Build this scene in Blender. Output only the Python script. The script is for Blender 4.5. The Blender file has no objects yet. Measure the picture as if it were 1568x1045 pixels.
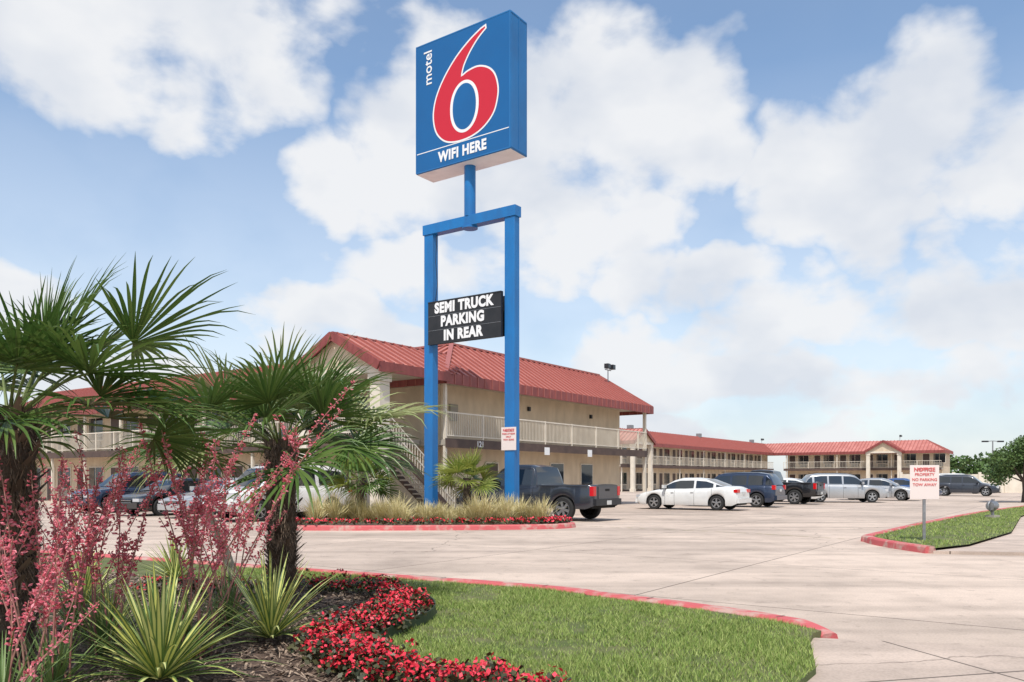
import bpy, math, random
import numpy as np
from mathutils import Vector, Matrix, noise
R = random.Random(11)
NR = np.random.default_rng(5)
scene = bpy.context.scene
COL = scene.collection
RAD = math.radians

# ------------------------------------------------------------------ materials
def mat(name, col, rough=.6, metal=0., col2=None, scale=4., bump=0., bscale=30., spec=.5,
        island=False, trans=0., coat=0., detail=6., lo=.35, hi=.65, streak=0.):
    m = bpy.data.materials.new(name); m.use_nodes = True
    nt = m.node_tree; N = nt.nodes; L = nt.links
    b = N['Principled BSDF']
    b.inputs['Roughness'].default_value = rough
    b.inputs['Metallic'].default_value = metal
    b.inputs['Specular IOR Level'].default_value = spec
    b.inputs['Coat Weight'].default_value = coat
    b.inputs['Coat Roughness'].default_value = .05
    c1 = (*col, 1); b.inputs['Base Color'].default_value = c1
    src = None
    tc = N.new('ShaderNodeTexCoord')
    if col2 is not None:
        mx = N.new('ShaderNodeMix'); mx.data_type = 'RGBA'
        mx.inputs[6].default_value = c1; mx.inputs[7].default_value = (*col2, 1)
        if island:
            g = N.new('ShaderNodeNewGeometry'); L.new(g.outputs['Random Per Island'], mx.inputs[0])
        else:
            n = N.new('ShaderNodeTexNoise'); n.inputs['Scale'].default_value = scale; n.inputs['Detail'].default_value = detail
            if streak:
                mp = N.new('ShaderNodeMapping'); mp.inputs['Scale'].default_value = (streak, streak, 1)
                L.new(tc.outputs['Object'], mp.inputs[0]); L.new(mp.outputs[0], n.inputs['Vector'])
            else: L.new(tc.outputs['Object'], n.inputs['Vector'])
            mr = N.new('ShaderNodeMapRange'); mr.inputs[1].default_value = lo; mr.inputs[2].default_value = hi
            L.new(n.outputs['Fac'], mr.inputs[0]); L.new(mr.outputs[0], mx.inputs[0])
        L.new(mx.outputs[2], b.inputs['Base Color']); src = mx.outputs[2]
    if bump > 0:
        n = N.new('ShaderNodeTexNoise'); n.inputs['Scale'].default_value = bscale; n.inputs['Detail'].default_value = 5
        L.new(tc.outputs['Object'], n.inputs['Vector'])
        bp = N.new('ShaderNodeBump'); bp.inputs['Strength'].default_value = bump; bp.inputs['Distance'].default_value = .02
        L.new(n.outputs['Fac'], bp.inputs['Height']); L.new(bp.outputs[0], b.inputs['Normal'])
    if trans > 0:
        t = N.new('ShaderNodeBsdfTranslucent'); t.inputs[0].default_value = c1
        if src: L.new(src, t.inputs[0])
        ms = N.new('ShaderNodeMixShader'); ms.inputs[0].default_value = trans
        L.new(b.outputs[0], ms.inputs[1]); L.new(t.outputs[0], ms.inputs[2])
        L.new(ms.outputs[0], N['Material Output'].inputs[0])
    return m

M = {}
M['wall'] = mat('stucco_cream', (.68, .56, .41), .85, col2=(.57, .465, .335), scale=.9, bump=.3, bscale=60, streak=2.5)
M['trim'] = mat('cream_trim', (.74, .67, .56), .6, col2=(.64, .57, .47), scale=1.5)
M['roof'] = mat('roof_metal_red', (.56, .225, .185), .5, col2=(.45, .155, .125), scale=.6, spec=.4, streak=1.6)
M['rib'] = mat('roof_rib', (.36, .115, .095), .5)
M['fascia'] = mat('fascia_red', (.28, .065, .058), .5, col2=(.20, .04, .036), scale=1.4, streak=3)
M['brown'] = mat('slab_brown', (.07, .045, .038), .7, col2=(.11, .07, .055), scale=2)
M['door'] = mat('door_brown', (.07, .04, .03), .5)
M['glass'] = mat('window_glass', (.015, .02, .025), .06, spec=.7)
M['curtain'] = mat('curtain', (.22, .19, .15), .9, col2=(.12, .1, .08), scale=3)
M['ac'] = mat('ac_grille', (.30, .27, .22), .6)
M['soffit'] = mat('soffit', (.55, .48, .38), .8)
M['slabtop'] = mat('slab_concrete', (.4, .36, .3), .8)
M['blue'] = mat('blue_paint', (.012, .17, .46), .4, col2=(.016, .14, .38), scale=1.2, spec=.4, streak=3)
M['blueface'] = mat('blue_sign_face', (.006, .12, .34), .35, col2=(.007, .105, .30), scale=.7, spec=.4)
M['blueside'] = mat('blue_cabinet', (.012, .16, .42), .4, col2=(.012, .13, .35), scale=.8)
M['white'] = mat('white_vinyl', (.82, .82, .82), .5)
M['cabbot'] = mat('white_cabinet_bottom', (.85, .85, .85), .5, col2=(.74, .74, .74), scale=2)
M['redv'] = mat('red_vinyl', (.58, .010, .03), .45)
M['black'] = mat('black_board', (.012, .013, .016), .45, col2=(.02, .02, .023), scale=3)
M['steel'] = mat('galvanised', (.35, .36, .37), .4, metal=.7, col2=(.25, .25, .26), scale=10)
M['rubber'] = mat('rubber', (.02, .02, .02), .8)
M['under'] = mat('underbody', (.008, .008, .008), .9)
M['chrome'] = mat('chrome', (.6, .6, .6), .15, metal=1)
M['rim'] = mat('alloy', (.45, .46, .47), .3, metal=.8)
M['tail'] = mat('tail_light', (.60, .008, .01), .15, coat=.5)
M['head'] = mat('head_light', (.6, .62, .65), .1, metal=.3, coat=.5)
M['plate'] = mat('plate', (.6, .6, .58), .5)
M['cglass'] = mat('car_glass', (.012, .016, .02), .03, spec=.9, coat=.4)
M['mulch'] = mat('mulch', (.16, .105, .075), .95, col2=(.06, .038, .028), scale=14, bump=1., bscale=45)
M['chip'] = mat('mulch_chip', (.40, .30, .22), .9, col2=(.09, .058, .042), island=True)
M['lawn'] = mat('lawn_soil', (.085, .115, .03), .95, col2=(.15, .15, .06), scale=3, bump=.6, bscale=80)
M['blade'] = mat('grass_blade', (.13, .23, .035), .6, col2=(.40, .45, .15), island=True, spec=.2)
M['leafy'] = mat('palm_green', (.05, .115, .022), .36, col2=(.14, .215, .05), island=True, trans=.25, spec=.6)
M['leafy2'] = mat('palm_light', (.20, .27, .08), .4, col2=(.42, .44, .20), island=True, trans=.28, spec=.5)
M['leafy3'] = mat('palm_small', (.17, .24, .04), .4, col2=(.38, .40, .09), island=True, trans=.3, spec=.4)
M['petiole'] = mat('petiole', (.14, .18, .05), .5)
M['trunk'] = mat('palm_trunk', (.055, .038, .028), .95, col2=(.12, .085, .06), scale=9, bump=1., bscale=40)
M['fiber'] = mat('palm_fiber', (.06, .04, .03), .9, col2=(.24, .17, .12), island=True)
M['coral'] = mat('coral_bloom', (.76, .12, .18), .55, col2=(.88, .36, .40), island=True, trans=.25)
M['stalk'] = mat('coral_stalk', (.42, .15, .14), .6, col2=(.30, .17, .12), scale=6)
M['yel'] = mat('yucca_yellow', (.60, .60, .14), .5, col2=(.74, .74, .32), island=True, trans=.2)
M['yg'] = mat('yucca_green', (.10, .18, .045), .5, col2=(.20, .28, .09), island=True, trans=.15)
M['tan'] = mat('ornamental_grass', (.48, .41, .17), .7, col2=(.78, .68, .40), island=True, trans=.2)
M['redfl'] = mat('red_petal', (.50, .006, .02), .5, col2=(.90, .06, .10), island=True)
M['bronze'] = mat('bedding_leaf', (.022, .03, .012), .5, col2=(.08, .075, .025), island=True)
M['kerb'] = mat('kerb_red', (.54, .105, .11), .75, col2=(.50, .32, .27), scale=4, lo=.50, hi=.66, bump=.4, bscale=50)
M['tree'] = mat('tree_leaf', (.04, .085, .018), .6, col2=(.12, .20, .05), island=True)
M['bark'] = mat('bark', (.09, .07, .055), .9, bump=.5)
M['wood'] = mat('weathered_wood', (.52, .44, .33), .8, col2=(.38, .32, .23), scale=5)
M['edging'] = mat('edging_green', (.02, .04, .02), .5)
M['pink'] = mat('faded_notice', (.76, .66, .62), .6)
M['pinktxt'] = mat('faded_red_ink', (.62, .12, .12), .6)
M['far'] = mat('dry_grass_ground', (.13, .14, .06), .95, col2=(.20, .17, .09), scale=.05)
M['yellow'] = mat('worn_yellow', (.50, .42, .25), .9, col2=(.36, .30, .22), scale=4, lo=.4, hi=.6)
M['crack'] = mat('dark_joint', (.06, .055, .045), .95)

def concrete(name, c1, c2, ang, size=4.6, stain=.5):
    m = bpy.data.materials.new(name); m.use_nodes = True
    nt = m.node_tree; N = nt.nodes; L = nt.links; b = N['Principled BSDF']
    b.inputs['Roughness'].default_value = .85; b.inputs['Specular IOR Level'].default_value = .3
    tc = N.new('ShaderNodeTexCoord'); mp = N.new('ShaderNodeMapping'); mp.inputs['Rotation'].default_value = (0, 0, -ang)
    L.new(tc.outputs['Object'], mp.inputs[0])
    br = N.new('ShaderNodeTexBrick'); br.offset = 0.; br.inputs['Scale'].default_value = 1
    br.inputs['Brick Width'].default_value = size; br.inputs['Row Height'].default_value = size
    br.inputs['Mortar Size'].default_value = .014; br.inputs['Mortar Smooth'].default_value = .2
    br.inputs['Color1'].default_value = (*c1, 1); br.inputs['Color2'].default_value = (*c2, 1)
    br.inputs['Mortar'].default_value = (.20, .16, .13, 1)
    L.new(mp.outputs[0], br.inputs['Vector'])
    def mul(a, fac_out, lo, hi, dark):
        mr = N.new('ShaderNodeMapRange'); mr.inputs[1].default_value = lo; mr.inputs[2].default_value = hi
        mr.inputs[3].default_value = dark; mr.inputs[4].default_value = 1
        L.new(fac_out, mr.inputs[0])
        mx = N.new('ShaderNodeMix'); mx.data_type = 'RGBA'; mx.blend_type = 'MULTIPLY'; mx.inputs[0].default_value = 1
        L.new(a, mx.inputs[6]); L.new(mr.outputs[0], mx.inputs[7]); return mx.outputs[2]
    def nz(s, d=6, dist=0., vec=None):
        n = N.new('ShaderNodeTexNoise'); n.inputs['Scale'].default_value = s; n.inputs['Detail'].default_value = d
        n.inputs['Distortion'].default_value = dist
        L.new(vec or tc.outputs['Object'], n.inputs['Vector']); return n
    c = mul(br.outputs['Color'], nz(.22, 4, .6).outputs['Fac'], .38, .56, 1 - stain * .40)
    c = mul(c, nz(1.7, 6).outputs['Fac'], .3, .55, .84)
    c = mul(c, nz(6, 4, .5).outputs['Fac'], .28, .40, .80)
    c = mul(c, nz(45, 2).outputs['Fac'], .25, .6, .82)
    mp2 = N.new('ShaderNodeMapping'); mp2.inputs['Rotation'].default_value = (0, 0, -.25); mp2.inputs['Scale'].default_value = (.08, 1.1, 1)
    L.new(tc.outputs['Object'], mp2.inputs[0])
    c = mul(c, nz(1., 4, .3, mp2.outputs[0]).outputs['Fac'], .38, .58, .80)
    vo = N.new('ShaderNodeTexVoronoi'); vo.feature = 'DISTANCE_TO_EDGE'; vo.inputs['Scale'].default_value = .10
    nd = nz(.8, 6); mixv = N.new('ShaderNodeVectorMath'); mixv.operation = 'MULTIPLY_ADD'
    L.new(nd.outputs['Color'], mixv.inputs[0]); mixv.inputs[1].default_value = (1.6, 1.6, 0); L.new(tc.outputs['Object'], mixv.inputs[2])
    L.new(mixv.outputs[0], vo.inputs['Vector'])
    c = mul(c, vo.outputs['Distance'], .0004, .002, .55)
    L.new(c, b.inputs['Base Color'])
    bp = N.new('ShaderNodeBump'); bp.inputs['Strength'].default_value = .25; bp.inputs['Distance'].default_value = .01
    L.new(nz(60, 3).outputs['Fac'], bp.inputs['Height']); L.new(bp.outputs[0], b.inputs['Normal'])
    return m
ANG = RAD(54.8)
M['lot'] = concrete('concrete_lot', (.68, .545, .445), (.60, .48, .395), ANG)
M['walk'] = concrete('concrete_walk', (.69, .55, .455), (.64, .51, .42), .25, 2.4, .35)

# ------------------------------------------------------------------ mesh builder
class MB:
    def __init__(s, T=None):
        s.V = []; s.F = []; s.I = []; s.mats = []; s.T = T or Matrix.Identity(4); s.S = []
    def mi(s, m):
        if m not in s.mats: s.mats.append(m)
        return s.mats.index(m)
    def add(s, vs, fs, m, smooth=False):
        o = len(s.V); k = s.mi(m)
        s.V += [tuple(s.T @ Vector(v)) for v in vs]
        for f in fs:
            s.F.append([o + i for i in f]); s.I.append(k); s.S.append(smooth)
    def box(s, x0, x1, y0, y1, z0, z1, m):
        s.add([(x0,y0,z0),(x1,y0,z0),(x1,y1,z0),(x0,y1,z0),(x0,y0,z1),(x1,y0,z1),(x1,y1,z1),(x0,y1,z1)],
              [(0,3,2,1),(4,5,6,7),(0,1,5,4),(1,2,6,5),(2,3,7,6),(3,0,4,7)], m)
    def poly(s, pts, m): s.add(pts, [tuple(range(len(pts)))], m)
    def beam(s, p0, p1, w, h, m):
        p0 = Vector(p0); p1 = Vector(p1); d = (p1 - p0).normalized()
        sd = d.cross(Vector((0, 0, 1)))
        sd = sd.normalized() if sd.length > 1e-4 else Vector((1, 0, 0))
        up = sd.cross(d)
        a = sd * w / 2; b = up * h / 2
        s.add([p0-a-b, p0+a-b, p0+a+b, p0-a+b, p1-a-b, p1+a-b, p1+a+b, p1-a+b],
              [(0,1,2,3),(7,6,5,4),(0,4,5,1),(1,5,6,2),(2,6,7,3),(3,7,4,0)], m)
    def tube(s, pts, rs, n, m, smooth=True, cap=True):
        pts = [Vector(p) for p in pts]; vs = []
        for i, p in enumerate(pts):
            d = (pts[min(i+1, len(pts)-1)] - pts[max(i-1, 0)]).normalized()
            a = d.cross(Vector((0, 1, .01))); 
            if a.length < .2: a = d.cross(Vector((1, 0, 0)))
            a.normalize(); b = d.cross(a)
            r = rs[i] if isinstance(rs, (list, tuple)) else rs
            for k in range(n):
                t = 2 * math.pi * k / n
                vs.append(p + (a * math.cos(t) + b * math.sin(t)) * r)
        fs = []
        for i in range(len(pts) - 1):
            for k in range(n):
                fs.append((i*n+k, i*n+(k+1) % n, (i+1)*n+(k+1) % n, (i+1)*n+k))
        s.add(vs, fs, m, smooth)
        if cap:
            s.add(vs[:n], [tuple(range(n))[::-1]], m); s.add(vs[-n:], [tuple(range(n))], m)
    def lathe(s, prof, c, axis, n, m, smooth=True):
        vs = []
        for r, h in prof:
            for k in range(n):
                t = 2 * math.pi * k / n
                if axis == 'y': vs.append((c[0] + r*math.cos(t), c[1] + h, c[2] + r*math.sin(t)))
                else: vs.append((c[0] + r*math.cos(t), c[1] + r*math.sin(t), c[2] + h))
        fs = [(i*n+k, i*n+(k+1) % n, (i+1)*n+(k+1) % n, (i+1)*n+k) for i in range(len(prof)-1) for k in range(n)]
        s.add(vs, fs, m, smooth)
    def obj(s, name, parent=None, loc=(0,0,0), rz=0., bevel=0., sharp=35):
        me = bpy.data.meshes.new(name); me.from_pydata(s.V, [], s.F)
        for m in s.mats: me.materials.append(m)
        me.polygons.foreach_set('material_index', s.I); me.polygons.foreach_set('use_smooth', s.S)
        me.update()
        if any(s.S):
            try: me.set_sharp_from_angle(angle=RAD(sharp))
            except Exception: pass
        o = bpy.data.objects.new(name, me); COL.objects.link(o)
        o.location = loc; o.rotation_euler = (0, 0, rz)
        if parent: o.parent = parent
        if bevel:
            b = o.modifiers.new('bevel', 'BEVEL'); b.width = bevel; b.segments = 2; b.limit_method = 'ANGLE'
        return o
def empty(name, loc=(0,0,0), rz=0., parent=None):
    e = bpy.data.objects.new(name, None); COL.objects.link(e); e.location = loc; e.rotation_euler = (0, 0, rz)
    e.empty_display_size = .3
    if parent: e.parent = parent
    return e
def npmesh(name, V, F, mats, mi=None, parent=None, loc=(0,0,0), smooth=False):
    V = np.asarray(V, dtype=np.float32).reshape(-1, 3); F = np.asarray(F, dtype=np.int32)
    me = bpy.data.meshes.new(name); k = F.shape[1]
    me.vertices.add(len(V)); me.vertices.foreach_set('co', V.ravel())
    me.loops.add(F.size); me.loops.foreach_set('vertex_index', F.ravel())
    me.polygons.add(len(F)); me.polygons.foreach_set('loop_start', np.arange(0, F.size, k, dtype=np.int32))
    for m in mats: me.materials.append(m)
    if mi is not None: me.polygons.foreach_set('material_index', np.asarray(mi, dtype=np.int32))
    me.polygons.foreach_set('use_smooth', np.full(len(F), smooth))
    me.update(calc_edges=True)
    o = bpy.data.objects.new(name, me); COL.objects.link(o); o.location = loc
    if parent: o.parent = parent
    return o
def inpoly(P, poly):
    x, y = P[:, 0], P[:, 1]; ins = np.zeros(len(P), bool); n = len(poly)
    for i in range(n):
        x1, y1 = poly[i]; x2, y2 = poly[(i+1) % n]
        c = ((y1 > y) != (y2 > y)) & (x < (x2-x1) * (y-y1) / ((y2-y1) + 1e-12) + x1)
        ins ^= c
    return ins
def smooth_path(pts, n=8, closed=False):
    out = []; P = [Vector(p) for p in pts]; L = len(P)
    rng = range(L if closed else L - 1)
    for i in rng:
        if closed: a, b, c, d = P[(i-1) % L], P[i], P[(i+1) % L], P[(i+2) % L]
        else: a, b, c, d = P[max(i-1, 0)], P[i], P[i+1], P[min(i+2, L-1)]
        for k in range(n):
            t = k / n
            out.append(.5 * ((2*b) + (c-a)*t + (2*a-5*b+4*c-d)*t*t + (3*b-a-3*c+d)*t**3))
    if not closed: out.append(P[-1])
    return out

# ------------------------------------------------------------------ ground
mb = MB(); mb.poly([(-900,-300,-.012),(900,-300,-.012),(900,1500,-.012),(-900,1500,-.012)], M['far']); mb.obj('ground')
mb = MB(); mb.poly([(-110,-20,0),(120,-20,0),(135,175,0),(-110,175,0)], M['lot']); mb.obj('parking_lot_pavement')

def kerb(name, pts, closed=False, w=.19, h=.14, m=None, taper=0):
    P = [Vector((p[0], p[1])) for p in pts]; n = len(P); m = m or M['kerb']
    vs = []
    for i in range(n):
        a = P[(i-1) % n] if closed else P[max(i-1, 0)]; b = P[(i+1) % n] if closed else P[min(i+1, n-1)]
        d = (b - a).normalized(); nn = Vector((-d.y, d.x)); q_ = .006*noise.noise(Vector((P[i].x*3, P[i].y*3, 0)))
        hh = h if not taper or i < n-taper else h - (h-.075)*(i-(n-taper)+1)/taper
        for off, z in ((-w/2-.02, 0), (-w/2, hh*.8), (-w/2+.03, hh), (w/2-.03, hh), (w/2, hh*.8), (w/2+.02, 0)):
            q = P[i] + nn * off; vs.append((q.x, q.y, z + (q_ if z > 0 else 0)))
    fs = []
    for i in range(n if closed else n - 1):
        j = (i + 1) % n
        for k in range(5): fs.append((i*6+k, j*6+k, j*6+k+1, i*6+k+1))
    b = MB(); b.add(vs, fs, m)
    if not closed:
        b.add(vs[:6], [tuple(range(6))], m); b.add(vs[-6:], [tuple(range(6))[::-1]], m)
    acc_ = 0
    for i in range(1, n-taper):
        acc_ += (P[i]-P[i-1]).length
        if acc_ > 1.5:
            acc_ = 0; d = (P[i]-P[i-1]).normalized(); nn = Vector((-d.y, d.x))
            q = [P[i] + nn*(-w/2+.025) - d*.007, P[i] + nn*(w/2-.025) - d*.007, P[i] + nn*(w/2-.025) + d*.007, P[i] + nn*(-w/2+.025) + d*.007]
            b.add([(v.x, v.y, h+.007) for v in q], [(0,1,2,3)], M['crack'])
            q = [P[i] + nn*s - d*e_ for s, e_ in ((w/2+.024, .007), (w/2+.024, -.007))]; q2 = [P[i] + nn*(w/2+.004) + d*.007, P[i] + nn*(w/2+.004) - d*.007]
            b.add([(q[0].x,q[0].y,.002),(q[1].x,q[1].y,.002),(q2[0].x,q2[0].y,h*.8),(q2[1].x,q2[1].y,h*.8)], [(0,1,2,3)], M['crack'])
    return b.obj(name)

front_k = smooth_path([(-14,18.2),(-9,15.2),(-3.3,12.05),(.21,10.1),(1.15,9.25),(2.0,8.45),(2.55,7.75),(2.82,7.25)], 10)
kerb('kerb', front_k, taper=7)
lawn_poly = [(p.x - .05, p.y - .09) for p in front_k[:-2]] + [(2.62,7.1),(2.5,6.85),(2.16,5.8),(1.8,5.25),(1.2,4.5),(.4,3.6),(-.5,1.5),(-14,1.5)]
mb = MB(); mb.poly([(x, y, .105) for x, y in lawn_poly], M['lawn'])
for i in range(len(front_k)-3, len(lawn_poly) - 1):
    a, b = lawn_poly[i-1], lawn_poly[i]; mb.poly([(a[0],a[1],0),(b[0],b[1],0),(b[0],b[1],.105),(a[0],a[1],.105)], M['lawn'])
mb.obj('lawn')
track = smooth_path([(-2.75,9.9),(-2.2,9.55),(-1.6,9.25),(-1.12,8.55),(-1.0,7.7),(-1.2,6.95),(-1.32,6.2),(-1.05,5.65),(-.7,5.25),(-.2,4.9),(.2,4.5)], 8)
bed_poly = [(-14,14.4),(-9,12.6),(-5,11.1)] + [(p.x + .18, p.y + .12) for p in track] + [(.1,1.6),(-14,1.6)]
mb = MB(); mb.poly([(x, y, .135) for x, y in bed_poly], M['mulch']); mb.obj('mulch_bed')
mb = MB()
ed = [(p.x + .24, p.y + .10) for p in track[14:]]
for a, b in zip(ed[:-1], ed[1:]):
    mb.beam((a[0],a[1],.16),(b[0],b[1],.16), .012, .10, M['edging'])
mb.obj('garden_edging')

def grass(name, poly, hole, n, h, w, mt, z=.105, box=None):
    xs = [p[0] for p in poly]; ys = [p[1] for p in poly]
    bx = box or (min(xs), max(xs), min(ys), max(ys))
    P = np.stack([NR.uniform(bx[0], bx[1], n), NR.uniform(bx[2], bx[3], n)], 1)
    k = inpoly(P, poly)
    if hole: k &= ~inpoly(P, hole)
    P = P[k]; n = len(P)
    nz = np.array([noise.noise(Vector((p[0]*1.3, p[1]*1.3, 0))) + .6*noise.noise(Vector((p[0]*6, p[1]*6, 3))) for p in P])
    keep = NR.uniform(0, 1, n) < np.clip(.80 + nz*1.1, .18, 1); P = P[keep]; nz = nz[keep]; n = len(P)
    hh = h * np.clip(1 + .7*nz, .35, 2) * NR.uniform(.55, 1.25, n)
    a = NR.uniform(0, 2*np.pi, n); l = NR.uniform(.1, 1.1, n) * hh; la = NR.uniform(0, 2*np.pi, n)
    V = np.zeros((n, 3, 3)); ww = w * NR.uniform(.6, 1.3, n)
    V[:, 0, 0] = P[:, 0] - np.cos(a)*ww; V[:, 0, 1] = P[:, 1] - np.sin(a)*ww
    V[:, 1, 0] = P[:, 0] + np.cos(a)*ww; V[:, 1, 1] = P[:, 1] + np.sin(a)*ww
    V[:, :2, 2] = z
    V[:, 2, 0] = P[:, 0] + np.cos(la)*l; V[:, 2, 1] = P[:, 1] + np.sin(la)*l; V[:, 2, 2] = z + hh
    return npmesh(name, V, np.arange(n*3).reshape(-1, 3), [mt])
grass('lawn_grass', lawn_poly, bed_poly, 300000, .036, .0035, M['blade'], box=(-4.5, 3, 4.2, 12.6))

ri = [(27.5,42.5),(19.9,34.0),(13.2,25.6),(8.7,19.6),(8.15,18.6),(8.0,17.3),(8.1,15.8)]
rp = smooth_path(ri, 8); kerb('kerb', rp)
riA = [(p.x + .07, p.y - .02) for p in rp] + [(9.35,16.7),(12.6,20.6),(18.2,29.2),(30,45)]
mb = MB(); mb.poly([(x, y, .105) for x, y in riA], M['lawn']); mb.obj('lawn')
grass('lawn_grass', riA, None, 200000, .05, .008, M['blade'])
mb = MB(); mb.poly([(8.1,15.7,.06),(9.35,16.7,.06),(12.6,20.6,.06),(18.2,29.2,.06),(30,45,.06),(40,45,.06),(24,20,.06),(16,14,.06)], M['walk'])
mb.poly([(8.1,15.7,0),(16,14,0),(16,14,.06),(8.1,15.7,.06)], M['walk'])
mb.obj('sidewalk')
wk = [(2.6,7.14),(5.2,6.45),(9,5.6),(9,0),(0,0),(0,3.0),(1.0,5.2),(1.9,6.8)]
mb = MB(); mb.poly([(x, y, .06) for x, y in wk], M['walk'])
for i in range(2): a, b = wk[i], wk[i+1]; mb.poly([(a[0],a[1],0),(b[0],b[1],0),(b[0],b[1],.06),(a[0],a[1],.06)], M['crack'])
mb.obj('sidewalk')
jp = smooth_path([(3.05,7.12),(3.5,7.02),(4.2,6.82),(5.2,6.55),(7,6.15),(9,5.70)], 10)
mb = MB()
for i, (a, b) in enumerate(zip(jp[:-1], jp[1:])):
    w = .06 + .05*R.random()*min(1, i/8)
    mb.poly([(a.x, a.y-w, .0045),(b.x, b.y-w, .0045),(b.x, b.y+w, .0045),(a.x, a.y+w, .0045)], M['crack'])
mb.obj('pavement_joint')
sp = smooth_path([(2.2,24.9),(4.2,23.4),(6.3,21.6),(8.0,19.5)], 14); mb = MB()
for i, (a, b) in enumerate(zip(sp[:-1], sp[1:])):
    if R.random() < .22: continue
    w = .05 + .06*R.random(); j = R.uniform(-.04, .04)
    mb.poly([(a.x, a.y-w+j, .004),(b.x-.04, b.y-w*R.uniform(.4,1)+j, .004),(b.x-.02, b.y+w*R.uniform(.4,1)+j, .004),(a.x, a.y+w+j, .004)], M['yellow'])
mb.obj('worn_pavement_marking')

si = smooth_path([(-7.0,23.6),(-5.5,22.85),(-2,22.95),(.6,23.35),(1.55,23.9),(1.75,24.6),(1.1,25.9),(.4,27.1),(-1.8,28.3),(-4.0,28.0),(-6.8,26.5)], 8, True)
kerb('kerb', si, True, w=.22)
mb = MB(); mb.poly([(p.x, p.y, .125) for p in si], M['mulch']); mb.obj('planter_bed')

n = 30000
P = np.stack([NR.uniform(-6, .3, n), NR.uniform(3.6, 11.5, n)], 1); P = P[inpoly(P, bed_poly)]; n = len(P)
C = np.zeros((n, 3)); C[:, :2] = P; C[:, 2] = NR.uniform(.138, .165, n)
a = NR.uniform(0, 2*np.pi, n); t = NR.uniform(-.6, .6, n); ln = NR.uniform(.010, .038, n); wd = NR.uniform(.003, .010, n)
d = np.stack([np.cos(a)*np.cos(t), np.sin(a)*np.cos(t), np.sin(t)], 1)*ln[:, None]; s_ = np.stack([-np.sin(a), np.cos(a), NR.uniform(-.5,.5,n)], 1)*wd[:, None]
V = np.stack([C-d-s_, C+d-s_, C+d+s_, C-d+s_], 1)
npmesh('mulch_chips', V, np.arange(n*4).reshape(-1, 4), [M['chip']])

# ------------------------------------------------------------------ flowers
def flowers(name, centers, dens, size, parent=None):
    Vs = []; mi = []
    for (cx, cy, r, h) in centers:
        for k in range(int(dens * r * r)):
            a = R.uniform(0, 6.283); q = math.sqrt(R.random()); x = cx + r*q*math.cos(a); y = cy + r*q*math.sin(a)
            top = h * (1 - .55*q**2.5); lay = R.random()
            z = .13 + top * (1 - .75*lay**2) + .015*noise.noise(Vector((x*9, y*9, 0)))
            isf = lay < .5 and R.random() < .78
            s = size * R.uniform(.7, 1.3) * (1 if isf else 1.35)
            nrm = Vector((R.uniform(-1,1), R.uniform(-1,1), R.uniform(.2,1.3))).normalized()
            u_ = nrm.orthogonal().normalized(); u_.rotate(Matrix.Rotation(R.uniform(0, 6.28), 3, nrm)); v_ = nrm.cross(u_)
            c = Vector((x, y, z))
            Vs += [c-u_*s, c-v_*s*.7, c+u_*s, c+v_*s*.7]; mi.append(0 if isf else 1)
    return npmesh(name, [tuple(v) for v in Vs], np.arange(len(Vs)).reshape(-1, 4), [M['redfl'], M['bronze']], mi, parent)
cs = []
for i, p in enumerate(track):
    f = i/len(track)
    k = 3 if f > .25 else 1
    for q in range(k):
        w = .19 if f > .25 else .12
        cs.append((p.x + R.uniform(-w, w) - .05, p.y + R.uniform(-w, w)*.8, R.uniform(.11, .18), R.uniform(.13, .27)))
for i in range(6): cs.append((-4.1 + .22*i, 9.0+.2*R.random(), .18, .24))
flowers('red_begonia_bed', cs, 2900, .018)
cs = []
for i in range(0, len(si)):
    p = si[i]
    if p.y < 25 : 
        c = Vector((-2.6, 25.6)); d = (c - Vector((p.x,p.y))).normalized()
        for q in (.3, .5): cs.append((p.x + d.x*q + R.uniform(-.1,.1), p.y + d.y*q + R.uniform(-.1,.1), .28, .2))
flowers('red_begonia_bed', cs, 420, .035)

# ------------------------------------------------------------------ strap leaf plants
class Strips:
    def __init__(s): s.V = []; s.F = []; s.mi = []
    def strip(s, pts, side, ws, m=0, fold=0., nrm=None):
        o = len(s.V)
        for p, w in zip(pts, ws):
            dn = (nrm * (-fold*w)) if nrm is not None else Vector((0,0,-fold*w))
            s.V += [tuple(p - side*w), tuple(p + dn), tuple(p + side*w)]
        for i in range(len(pts)-1):
            a = o + i*3
            s.F += [(a, a+1, a+4, a+3), (a+1, a+2, a+5, a+4)]; s.mi += [m, m]
    def strip5(s, pts, side, ws, mo, mc):
        o = len(s.V)
        for p, w in zip(pts, ws):
            for k, dz in ((-1, .0), (-.5, -.25), (.5, -.25), (1, 0)):
                s.V.append(tuple(p + side*w*k + Vector((0, 0, dz*w))))
        for i in range(len(pts)-1):
            a = o + i*4
            for k, mm in ((0, mo), (1, mc), (2, mo)):
                s.F.append((a+k, a+k+1, a+k+5, a+k+4)); s.mi.append(mm)
    def obj(s, name, mats, parent=None, loc=(0,0,0)):
        return npmesh(name, s.V, s.F, mats, s.mi, parent, loc, True)

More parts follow.
